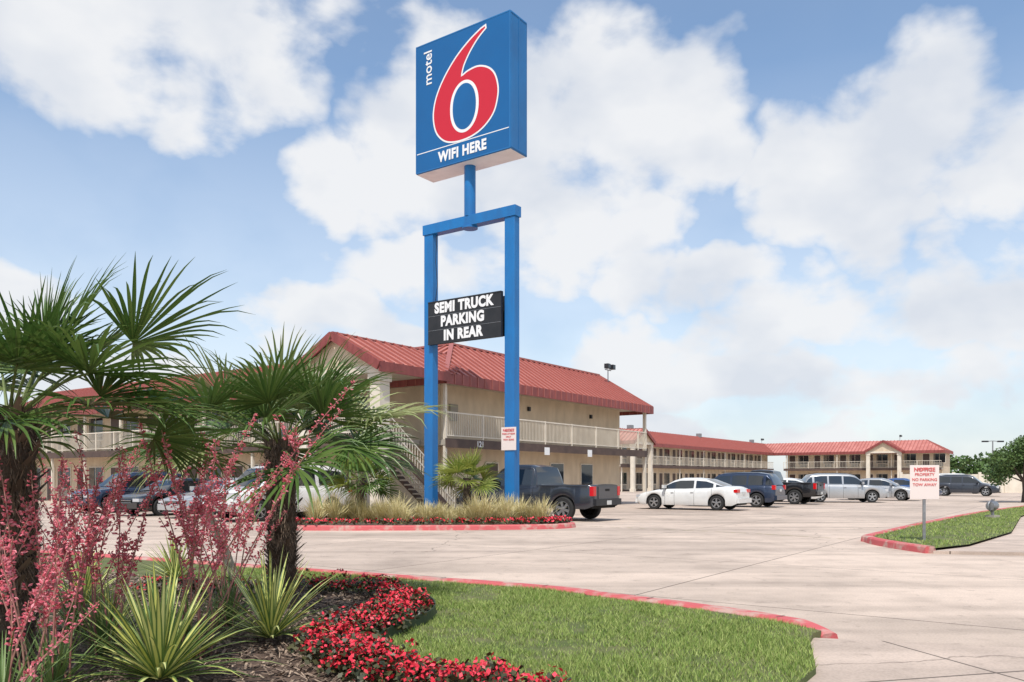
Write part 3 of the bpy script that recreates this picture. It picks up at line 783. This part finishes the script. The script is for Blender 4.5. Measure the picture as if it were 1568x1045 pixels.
mb.poly([(58,24,TZ-.2),(112,24,TZ-.2),(112,-.6,TZ-.2),(114,-.6,TZ-.2),(114,27,TZ-.2),(58,27,TZ-.2)], M['roof'])
fbeam(mb, (54.6,20.96), (107.9,20.96)); fbeam(mb, (107.96,21), (107.96,-3.6)); fbeam(mb, (108,-3.64), (117,-3.64)); fbeam(mb, (54.56,21), (54.56,30))
for x, y in ((62,23.5),(84,24),(106,24)): mb.box(x-.3, x+.3, y-.3, y+.3, TZ-.3, TZ+.25, M['steel'])
flood(mb, 112, 3, 7.6); flood(mb, 111, 24, 7.6)
mb.obj('roof', m2)

# ------------------------------------------------------------------ vehicles
PAINT = {}
def paint(nm, c, metal=.3):
    if nm not in PAINT: PAINT[nm] = mat('paint_'+nm, c, .32, metal=metal, coat=.8, col2=tuple(q*.9 for q in c), scale=2)
    return PAINT[nm]
SPEC = {
 'sedan': dict(L=4.95, W=1.86, H=1.46, deck=[(0,.80),(.012,.98),(.05,1.06),(.16,1.08),(.26,1.0),(.5,.95),(.70,.95),(.80,.90),(.93,.78),(.985,.68),(1,.55)],
    roof=[(.10,1.02),(.20,1.22),(.30,1.40),(.42,1.46),(.55,1.455),(.62,1.36),(.70,1.14),(.75,.96)], pil=[(.20,.225),(.395,.415)], wh=(.19,.81), wr=.34, sill=.22, flatend=(.30,.60)),
 'suv': dict(L=4.85, W=1.92, H=1.74, deck=[(0,.85),(.01,1.05),(.05,1.10),(.3,1.08),(.68,1.06),(.76,1.05),(.93,.95),(.985,.82),(1,.65)],
    roof=[(.012,1.10),(.05,1.45),(.09,1.66),(.2,1.73),(.4,1.74),(.56,1.71),(.62,1.62),(.70,1.28),(.745,1.08)], pil=[(.10,.125),(.28,.30),(.455,.475)], wh=(.19,.81), wr=.36, sill=.26, flatend=(.09,.59)),
 'van': dict(L=5.2, W=1.98, H=1.92, deck=[(0,.85),(.01,1.1),(.05,1.15),(.3,1.14),(.74,1.12),(.80,1.14),(.93,1.05),(.985,.98),(1,.75)],
    roof=[(.012,1.15),(.03,1.55),(.05,1.82),(.2,1.91),(.5,1.92),(.62,1.88),(.68,1.76),(.75,1.38),(.79,1.16)], pil=[(.05,.08),(.30,.33),(.53,.555)], wh=(.19,.81), wr=.36, sill=.28, flatend=(.05,.66)),
 'pickup': dict(L=5.8, W=2.03, H=1.93, deck=[(0,1.22),(.2,1.23),(.385,1.23),(.40,1.20),(.6,1.17),(.72,1.17),(.78,1.20),(.93,1.10),(.985,1.0),(1,.75)],
    roof=[(.392,1.2),(.402,1.55),(.42,1.84),(.46,1.91),(.55,1.93),(.63,1.90),(.67,1.78),(.73,1.42),(.765,1.19)], pil=[(.415,.43),(.525,.54)], wh=(.20,.815), wr=.41, sill=.42, flatend=(.42,.655), bed=(.02,.375)),
}
def interp(tab, t):
    return float(np.interp(t, [a for a, b in tab], [b for a, b in tab]))
def make_car(name, loc, rz, kind, pm, chrome=False, dark=None):
    S = SPEC[kind]; L, W, H = S['L'], S['W'], S['H']; e = empty(name, (loc[0], loc[1], .004), rz)
    wr = S['wr']; ra = wr + .065; xw = [(w-.5)*L for w in S['wh']]
    ts = set(np.linspace(0, 1, 70).tolist()) | {.006, .012, .02, .98, .994}
    for w in xw:
        for k in range(25): ts.add(((w + ra*math.cos(math.pi*k/24)*.9999)/L) + .5)
        ts.add((w+ra*1.012)/L+.5); ts.add((w-ra*1.012)/L+.5)
    ts = sorted(t for t in ts if 0 <= t <= 1)
    def hw(t):
        a = abs(2*t-1); return W/2*(1 - .10*a**6 - .07*max(0, (a-.95)/.05)**2)
    fr = [0, .12, .32, .52, .70, .86, .95, 1.0]; fy = [.955, .99, 1.0, 1.0, .99, .965, .93, .87]
    def sec(t):
        x = (t-.5)*L; w = hw(t); zt = interp(S['deck'], t)
        z0 = S['sill'] + .12*max(0, (abs(2*t-1)-.9)/.1)
        for c in xw:
            if abs(x-c) < ra: z0 = max(z0, wr + math.sqrt(max(0, ra*ra-(x-c)**2)))
        z0 = min(z0, zt-.12); rows = [(w*b, z0+(zt-z0)*a) for a, b in zip(fr, fy)]
        bed = S.get('bed')
        if bed and bed[0] < t < bed[1]: rows[-2] = (w*.975, zt-.02); rows[-1] = (w*.955, zt); rows += [(w*.86, zt-.005), (w*.855, .75), (0, .75)]
        else: rows += [(w*.70, zt+.02), (w*.4, zt+.035), (0, zt+.04)]
        return x, rows
    vs = []
    for t in ts:
        x, r = sec(t); full = [(-y, z) for y, z in r] + [(y, z) for y, z in r[-2::-1]]
        vs += [(x, y, z) for y, z in full]
    k = len(full); fs = [(i*k+j, (i+1)*k+j, (i+1)*k+j+1, i*k+j+1) for i in range(len(ts)-1) for j in range(k-1)]
    b = MB(); b.add(vs, fs, pm, True)
    b.add(vs[:k], [tuple(range(k))], pm); b.add(vs[-k:], [tuple(range(k))[::-1]], pm)
    g0, g1 = S['roof'][0][0], S['roof'][-1][0]; gt = set(np.linspace(g0, g1, 40).tolist())
    for a, c in S['pil']: gt |= {a, c}
    gt |= set(S['flatend']); gt = sorted(gt); gr = [0, .08, .80, .92, 1.0]; vs = []
    for t in gt:
        w = hw(t); zb = interp(S['deck'], t) - .015; zr = max(interp(S['roof'], t), zb+.005); hf = (zr-zb)/(H-1.0)
        yb = w*.90; yt = w*(.90 - .17*min(hf, 1)); r = []
        for f in gr[:-1]: r.append((yb + (yt-yb)*f - (0 if f < .9 else .02), zb+(zr-zb)*f))
        r += [(yt-.09, zr), (yt*.5, zr+.022), (0, zr+.03)]
        vs += [((t-.5)*L, y, z) for y, z in [(-y, z) for y, z in r] + [(y, z) for y, z in r[-2::-1]]]
    k = 13; B_, Gl = [], []
    f0, f1 = S['flatend']
    for i in range(len(gt)-1):
        tm = (gt[i]+gt[i+1])/2; pil = any(a-1e-6 <= tm <= c+1e-6 for a, c in S['pil'])
        for j in range(k-1):
            jj = min(j, k-2-j); f = (i*k+j, (i+1)*k+j, (i+1)*k+j+1, i*k+j+1)
            if jj == 1: (B_ if pil else Gl).append(f)
            elif jj in (0, 2, 3): B_.append(f)
            else: (B_ if f0 <= tm <= f1 else Gl).append(f)
    b.add(vs, B_, pm, True); b.add(vs, Gl, M['cglass'], True)
    b.obj('body', e, sharp=40)
    d = MB()
    d.box(-L/2+.12, L/2-.12, -W/2*.80, W/2*.80, S['sill']+.02, .70, M['under'])
    doors = {'sedan':[.235,.405,.60,.695],'suv':[.30,.465,.64,.72],'van':[.32,.54,.67,.75],'pickup':[.41,.533,.66,.745]}[kind]
    for t in doors:
        x, r = sec(t)
        for sg_ in (-1, 1):
            for (y0, q0), (y1, q1) in zip(r[:6], r[1:7]):
                d.add([(x-.006, sg_*(y0+.003), q0),(x+.006, sg_*(y0+.003), q0),(x+.006, sg_*(y1+.003), q1),(x-.006, sg_*(y1+.003), q1)], [(0,1,2,3)], M['under'])
    for t in doors[1:3]:
        x, r = sec(t); z = interp(S['deck'], t)*.86
        for sg_ in (-1, 1): 
            y = sg_*(hw(t)*.992)
            d.box(x+.03, x+.17, min(y, y+sg_*.03), max(y, y+sg_*.03), z-.015, z+.015, M['chrome'] if chrome else pm)
    tm_ = S['roof'][-1][0]-.055; xm = (tm_-.5)*L; zm = interp(S['deck'], tm_)
    for sg_ in (-1, 1):
        y = sg_*hw(tm_)
        d.box(xm-.06, xm+.06, min(y*.92, y+sg_*.2), max(y*.92, y+sg_*.2), zm+.04, zm+.2 + (.06 if kind in('pickup','van') else 0), dark or pm)
    hwr, hwf = hw(.012), hw(.985); dz = interp(S['deck'], .012); fz = interp(S['deck'], .985)
    for sg_ in (-1, 1):
        def bx(xa, xb, ya, yb, za, zb, m): d.box(xa, xb, min(sg_*ya, sg_*yb), max(sg_*ya, sg_*yb), za, zb, m)
        if kind == 'pickup':
            bx(-L/2-.012, -L/2+.14, hwr-.15, hwr+.03, .86, 1.18, M['tail'])
            bx(L/2-.20, L/2+.012, hwf-.34, hwf+.006, .80, .99, M['head'])
        elif kind in ('suv', 'van'):
            bx(-L/2-.012, -L/2+.16, hwr-.16, hwr+.02, dz-.16, dz+.06, M['tail'])
            bx(L/2-.18, L/2+.012, hwf-.36, hwf+.006, fz-.16, fz-.0, M['head'])
        else:
            bx(-L/2-.012, -L/2+.16, hwr-.34, hwr+.02, dz-.17, dz-.02, M['tail'])
            bx(L/2-.22, L/2+.012, hwf-.36, hwf+.006, fz-.12, fz-.0, M['head'])
    bm = M['chrome'] if chrome else (dark or pm)
    d.box(-L/2-.09, -L/2+.02, -hwr+.02, hwr-.02, S['sill']+.12, S['sill']+.34, bm)
    d.box(L/2-.04, L/2+.07, -hwf+.03, hwf-.03, S['sill']+.08, S['sill']+.30, bm)
    gz = fz-.02 if kind != 'sedan' else fz-.05
    d.box(L/2-.02, L/2+.022, -hwf+.42, hwf-.42, gz-.24, gz, M['under'])
    for q in range(3): d.box(L/2+.022, L/2+.03, -hwf+.44, hwf-.44, gz-.20+.08*q, gz-.18+.08*q, M['chrome'])
    d.box(L/2-.02, L/2+.075, -.5, .5, S['sill']+.02, S['sill']+.07, M['under'])
    if kind == 'pickup':
        d.box(-L/2-.02, -L/2-.008, -.62, .62, .62, 1.17, pm); d.box(-L/2-.03, -L/2-.02, -.14, .14, 1.02, 1.10, M['under'])
        d.box(-L/2-.10, -L/2-.09, -.16, .16, .56, .70, M['plate'])
    else: d.box(-L/2-.022, -L/2-.008, -.16, .16, dz-.26, dz-.13, M['plate'])
    if kind in ('suv',):
        for sg_ in (-1, 1): d.box(-L*.38, L*.08, sg_*W*.33-.02, sg_*W*.33+.02, H+.02, H+.05, M['under'])
    d.obj('trim', e, bevel=.012)
    w_ = MB(); tw = .22; ns_ = 5 if kind != 'pickup' else 6
    for x in xw:
        for sg_ in (-1, 1):
            cy = sg_*(W/2-.125)
            r = wr; c = (x, cy, wr)
            w_.lathe([(r*.66, -tw/2), (r*.92, -tw/2), (r*.985, -tw/2+.025), (r, -.05), (r, .05), (r*.985, tw/2-.025), (r*.92, tw/2), (r*.66, tw/2)], c, 'y', 32, M['rubber'])
            yo = sg_*(tw/2-.012)
            w_.lathe([(r*.67, yo), (r*.64, yo), (r*.60, yo-sg_*.04), (r*.3, yo-sg_*.06), (0.001, yo-sg_*.06)], c, 'y', 32, M['under'])
            w_.lathe([(r*.68, yo+sg_*.004), (r*.60, yo+sg_*.004), (r*.585, yo-sg_*.03)], c, 'y', 32, M['rim'])
            w_.lathe([(r*.18, yo-sg_*.04), (r*.18, yo), (.001, yo+sg_*.004)], c, 'y', 16, M['rim'])
            for q in range(ns_):
                a = q*2*math.pi/ns_+.3; dx, dzz = math.cos(a), math.sin(a)
                ww = r*.085; y1 = cy+yo-sg_*.006; y2 = cy+yo-sg_*.05
                A = []
                for rr, wq in ((r*.12, ww*1.1), (r*.63, ww*1.4)):
                    for s in (-1, 1): A.append((x+dx*rr - dzz*wq*s, wr+dzz*rr + dx*wq*s))
                v8 = [(A[0][0],y1,A[0][1]),(A[1][0],y1,A[1][1]),(A[3][0],y1,A[3][1]),(A[2][0],y1,A[2][1])]
                v8 += [(p[0], y2, p[2]) for p in v8]
                w_.add(v8, [(0,1,2,3),(0,4,5,1),(1,5,6,2),(2,6,7,3),(3,7,4,0)], M['rim'])
    w_.obj('wheels', e)
    return e
HV = ANG + math.pi/2
char = paint('charcoal', (.045, .052, .068), .4); wht = paint('white', (.74, .74, .72), 0.); sil = paint('silver', (.46, .47, .48), .5)
nvy = paint('navy', (.025, .042, .085), .4); blk = paint('black', (.014, .014, .016), .2); blu = paint('blue', (.03, .09, .25), .3)
make_car('parked_pickup_truck', (.86, 29.45), HV, 'pickup', char, chrome=False, dark=M['black'])
make_car('parked_sedan', (8.47, 38.4), HV, 'sedan', wht)
make_car('parked_suv', (11.5, 42.4), HV, 'suv', nvy)
make_car('parked_pickup_truck', (14.9, 47.4), HV, 'pickup', blk, chrome=True)
make_car('parked_sedan', (17.0, 51.2), HV, 'sedan', wht)
make_car('parked_suv', (20.2, 50.0), HV+math.pi+.5, 'suv', sil)
make_car('parked_sedan', (24.6, 54.8), HV+math.pi, 'sedan', sil)
make_car('parked_sedan', (28.9, 60.5), HV+math.pi, 'sedan', blu)
make_car('parked_suv', (37.8, 68), HV+math.pi, 'suv', char)
make_car('parked_sedan', (31.5, 78), HV, 'sedan', sil)
make_car('parked_suv', (27.5, 72), HV, 'suv', wht)
make_car('parked_van', (43.0, 79), HV+math.pi, 'van', wht)
HB = ANG + math.pi
def front_corner(cx, cy, kind):
    S = SPEC[kind]; u_ = Vector((.576, .817)); v_ = Vector((-.817, .576)); c = Vector((cx, cy)) + u_*S['L']/2 + v_*S['W']/2
    return (c.x, c.y)
make_car('parked_van', front_corner(-9.0, 26.6, 'van'), HB, 'van', wht, chrome=True)
make_car('parked_sedan', front_corner(-11.5, 28.9, 'sedan'), HB, 'sedan', sil)
make_car('parked_sedan', front_corner(-14.3, 30.9, 'sedan'), HB+.1, 'sedan', blk)
make_car('parked_suv', front_corner(-17.4, 33.6, 'suv'), HB, 'suv', nvy)

# ------------------------------------------------------------------ notice sign in the right island
ns = empty('notice_sign_post', (8.96, 17.75, .10), RAD(-8))
mb = MB(); mb.box(-.03, .03, -.015, .015, 0, 1.62, M['steel']); mb.obj('post', ns)
mb = MB(); mb.box(-.30, .30, -.028, -.018, .90, 1.64, M['pink']); mb.obj('panel', ns, bevel=.004)
text('NOTICE', .12, M['pinktxt'], ns, (0, -.032, 1.54), FR, .003)
text('PRIVATE\nPROPERTY\nNO PARKING\nTOW AWAY', .085, M['pinktxt'], ns, (0, -.032, 1.38), FR, .001, lsp=1.3)
gf = empty('ground_floodlight', (16.6, 28.2, .10), RAD(25))
mb = MB(); mb.box(-.16,.16,-.16,.16,0,.09,M['slabtop']); mb.tube([(0,0,.09),(0,0,.26)],.05,10,M['steel'])
mb.tube([(-.22,-.06,.40),(-.1,-.04,.40),(.14,.02,.42),(.26,.05,.43)],[.15,.19,.15,.07],14,M['steel'])
mb.tube([(.02,.0,.58),(.02,.0,.64)],.06,8,M['steel']); mb.lathe([(.19,-.02),(.21,0),(.19,.02)],(-.1,-.04,.40),'y',16,M['steel'])
mb.obj('housing', gf)

mb = MB(); mb.box(40, 62, 84, 84.3, 0, 1.9, M['trim']); 
for i in range(9): mb.box(40+2.7*i-.15, 40+2.7*i+.15, 83.9, 83.997, 0, 2.1, M['trim'])
mb.obj('perimeter_wall')
sl = empty('street_lamp', (53, 90, 0)); mb = MB(); mb.tube([(0,0,0),(0,0,5.6)],[.09,.06],10,M['steel']); mb.tube([(-.6,0,5.55),(0,0,5.6),(.6,0,5.55)],.04,8,M['steel'])
for s in (-.85,.85): mb.box(s-.3,s+.3,-.16,.16,5.46,5.62,M['black'])
mb.obj('mast', sl)

# ------------------------------------------------------------------ trees
def crown(name, blobs, n, size, mt, parent=None):
    c = NR.normal(size=(n, 3)); c /= np.linalg.norm(c, axis=1)[:, None]
    r = NR.uniform(0, 1, n)**(1/2.2); B = np.array(blobs); k = NR.choice(len(B), n, p=(B[:, 3]**2)/np.sum(B[:, 3]**2))
    C = B[k, :3] + c*r[:, None]*B[k, 3][:, None]*np.array([1, 1, .8])
    a = NR.normal(size=(n, 3)); a /= np.linalg.norm(a, axis=1)[:, None]; b = np.cross(a, NR.normal(size=(n, 3))); b /= np.linalg.norm(b, axis=1)[:, None]
    s = size*NR.uniform(.6, 1.3, n)[:, None]
    V = np.stack([C-a*s, C-b*s*.6, C+a*s, C+b*s*.6], 1)
    return npmesh(name, V, np.arange(4*n).reshape(-1, 4), [mt], None, parent)
def tree(name, loc, h, cr, n, size, seed):
    q = random.Random(seed); e = empty(name, loc); mb = MB(); th = h*.38
    mb.tube([(0,0,0),(.05*h*.3,0,th*.5),(0,0,th)], [h*.03, h*.024, h*.02], 10, M['bark']); bl = []
    for i in range(16):
        a = i*2.4; rr = cr*q.uniform(.35, .95); z = h*q.uniform(.42, .9); p = (rr*math.cos(a), rr*math.sin(a), z)
        mb.tube([(0,0,th*.85),(p[0]*.5,p[1]*.5,(th+z)/2),p],[h*.014,h*.008,h*.003],6,M['bark']); bl.append((*p, cr*q.uniform(.28,.48)))
    bl.append((0,0,h*.8,cr*.5)); mb.obj('trunk', e); crown('crown', bl, n, size, M['tree'], e)
tree('live_oak_tree', (31.0, 49.5, 0), 3.9, 2.2, 15000, .08, 1)
rt = random.Random(4); bl = []
for i in range(110): bl.append((rt.uniform(70, 190), rt.uniform(150, 190), rt.uniform(1, 5.5), rt.uniform(1.8, 3.6)))
for i in range(120): bl.append((rt.uniform(-190, -40), rt.uniform(120, 170), rt.uniform(1, 5), rt.uniform(2, 3.8)))
crown('distant_trees', bl, 50000, .5, M['tree'])

# ------------------------------------------------------------------ world / sky
el_s = RAD(60)
w = bpy.data.worlds.new('World'); scene.world = w; w.use_nodes = True; nt = w.node_tree; N = nt.nodes; Lk = nt.links
try: w.cycles.sampling_method = 'NONE'
except Exception: pass
for n_ in list(N): N.remove(n_)
out = N.new('ShaderNodeOutputWorld'); bg = N.new('ShaderNodeBackground'); Lk.new(bg.outputs[0], out.inputs[0])
sky = N.new('ShaderNodeTexSky'); sky.sky_type = 'NISHITA'; sky.sun_disc = False; sky.sun_elevation = el_s
sky.air_density = 1.0; sky.dust_density = .8; sky.ozone_density = 1.6
bg.inputs['Strength'].default_value = .1
tc = N.new('ShaderNodeTexCoord'); sx = N.new('ShaderNodeSeparateXYZ'); Lk.new(tc.outputs['Generated'], sx.inputs[0])
def mt_(op, a, b=None, c=None):
    n = N.new('ShaderNodeMath'); n.operation = op
    for i, v in enumerate((a, b, c)):
        if v is None: continue
        if isinstance(v, (int, float)): n.inputs[i].default_value = v
        else: Lk.new(v, n.inputs[i])
    return n.outputs[0]
az = mt_('MULTIPLY', mt_('ARCTAN2', sx.outputs[0], sx.outputs[1]), 57.2958)
el = mt_('MULTIPLY', mt_('ARCSINE', sx.outputs[2]), 57.2958)
cv = N.new('ShaderNodeCombineXYZ'); Lk.new(az, cv.inputs[0]); Lk.new(el, cv.inputs[1])
def nzw(scale, det, vec, rough=.55, dist=0.):
    n = N.new('ShaderNodeTexNoise'); n.inputs['Scale'].default_value = scale; n.inputs['Detail'].default_value = det; n.inputs['Roughness'].default_value = rough
    n.inputs['Distortion'].default_value = dist; Lk.new(vec, n.inputs['Vector']); return n
wob = nzw(.18, 3, cv.outputs[0])
v1 = N.new('ShaderNodeVectorMath'); v1.operation = 'SUBTRACT'; Lk.new(wob.outputs['Color'], v1.inputs[0]); v1.inputs[1].default_value = (.5, .5, .5)
v2 = N.new('ShaderNodeVectorMath'); v2.operation = 'MULTIPLY_ADD'; Lk.new(v1.outputs[0], v2.inputs[0]); v2.inputs[1].default_value = (8, 6, 0); Lk.new(cv.outputs[0], v2.inputs[2])
blobs = [ # az, el, r_az, r_el
 (-28,25.5,9,4.2),(-19,25,6.5,4),(-24,29,11,4.5),
 (-13,20,4.5,3.2),(-7,21,6,5),(-1,25,9,5.5),(6,23,9,6),(12,24,5,4.5),(4,17.5,8,4.6),(-5,14.5,9,3.0),(8.5,16,3.6,4.2),
 (-14,11,6.5,3.4),(-8,8,7,3.2),(-31,11,4.5,2.4),(-26,6.5,7,2.2),
 (20.5,19,5.5,5),(26,21,6.5,4.6),(32,19,7,3.8),(23.5,15,4.5,3.2),
 (15,13.2,7,2.4),(21,11,9,3.8),(29,11,9,4.0),(9,8,8,3.4),(15,6.5,11,2.6),(26,6,12,2.6),(12,3.2,14,1.8),(-18,4,14,2.0)]
acc = None
for a, e_, ra_, re_ in blobs:
    s2 = N.new('ShaderNodeVectorMath'); s2.operation = 'MULTIPLY_ADD'; Lk.new(v2.outputs[0], s2.inputs[0]); s2.inputs[1].default_value = (1/ra_, 1/re_, 0); s2.inputs[2].default_value = (-a/ra_, -e_/re_, 0)
    s3 = N.new('ShaderNodeVectorMath'); s3.operation = 'DOT_PRODUCT'; Lk.new(s2.outputs[0], s3.inputs[0]); Lk.new(s2.outputs[0], s3.inputs[1])
    acc = s3.outputs['Value'] if acc is None else mt_('MINIMUM', acc, s3.outputs['Value'])
acc = mt_('MAXIMUM', mt_('SUBTRACT', 1.0, acc), -1.1)
f0 = nzw(2.2, 3, tc.outputs['Generated'])
off = N.new('ShaderNodeMapRange'); off.inputs[1].default_value = 38; off.inputs[2].default_value = 48; Lk.new(mt_('ABSOLUTE', az), off.inputs[0])
acc = mt_('ADD', acc, mt_('MULTIPLY', off.outputs[0], mt_('MULTIPLY', mt_('SUBTRACT', f0.outputs['Fac'], .36), 8.0)))
mpn = N.new('ShaderNodeMapping'); mpn.inputs['Scale'].default_value = (1, 1, 1.5); Lk.new(tc.outputs['Generated'], mpn.inputs[0])
f1 = nzw(8.5, 6, mpn.outputs[0], .52, .15)
dens = mt_('ADD', acc, mt_('MULTIPLY', mt_('SUBTRACT', f1.outputs['Fac'], .5), 3.6))
mr = N.new('ShaderNodeMapRange'); mr.interpolation_type = 'SMOOTHSTEP'; mr.inputs[1].default_value = -.35; mr.inputs[2].default_value = .70
Lk.new(dens, mr.inputs[0])
hz = N.new('ShaderNodeMapRange'); hz.inputs[1].default_value = 0; hz.inputs[2].default_value = 26; hz.inputs[3].default_value = .80; hz.inputs[4].default_value = .08; Lk.new(el, hz.inputs[0])
mask = mt_('MAXIMUM', mt_('MULTIPLY', mr.outputs[0], .97), hz.outputs[0])
f2 = nzw(6, 4, mpn.outputs[0], .5)
sh = N.new('ShaderNodeMapRange'); sh.inputs[1].default_value = .34; sh.inputs[2].default_value = .54; Lk.new(f2.outputs['Fac'], sh.inputs[0])
cc = N.new('ShaderNodeMix'); cc.data_type = 'RGBA'; cc.inputs[6].default_value = (7.2, 7.6, 8.3, 1); cc.inputs[7].default_value = (8.9, 9.0, 9.2, 1); Lk.new(sh.outputs[0], cc.inputs[0])
tint = N.new('ShaderNodeMix'); tint.data_type = 'RGBA'; tint.blend_type = 'MULTIPLY'; tint.inputs[0].default_value = 1; tint.inputs[7].default_value = (1.6, 1.80, 1.85, 1); Lk.new(sky.outputs[0], tint.inputs[6])
mxs = N.new('ShaderNodeMix'); mxs.data_type = 'RGBA'; Lk.new(mask, mxs.inputs[0]); Lk.new(tint.outputs[2], mxs.inputs[6]); Lk.new(cc.outputs[2], mxs.inputs[7])
Lk.new(mxs.outputs[2], bg.inputs['Color'])

sd = bpy.data.lights.new('sun', 'SUN'); sd.energy = 4.0; sd.angle = RAD(.55); sd.color = (1, .955, .89)
so = bpy.data.objects.new('sun', sd); COL.objects.link(so)
sxv, syv = -.10, -.60
h_ = math.hypot(sxv, syv); sv = Vector((sxv/h_*math.cos(el_s), syv/h_*math.cos(el_s), math.sin(el_s)))
so.rotation_euler = sv.to_track_quat('Z', 'Y').to_euler(); so.location = (0, 0, 30)
sky.sun_rotation = math.atan2(sv.x, sv.y)

# ------------------------------------------------------------------ camera
cd = bpy.data.cameras.new('camera'); cd.sensor_width = 36; cd.lens = 28.7; cd.shift_y = .1343; cd.clip_end = 5000; cd.clip_start = .05
co = bpy.data.objects.new('camera', cd); COL.objects.link(co); co.location = (0, 0, 1.45); co.rotation_euler = (RAD(90), 0, 0)
scene.camera = co
scene.view_settings.view_transform = 'Standard'; scene.view_settings.look = 'None'; scene.view_settings.exposure = 0
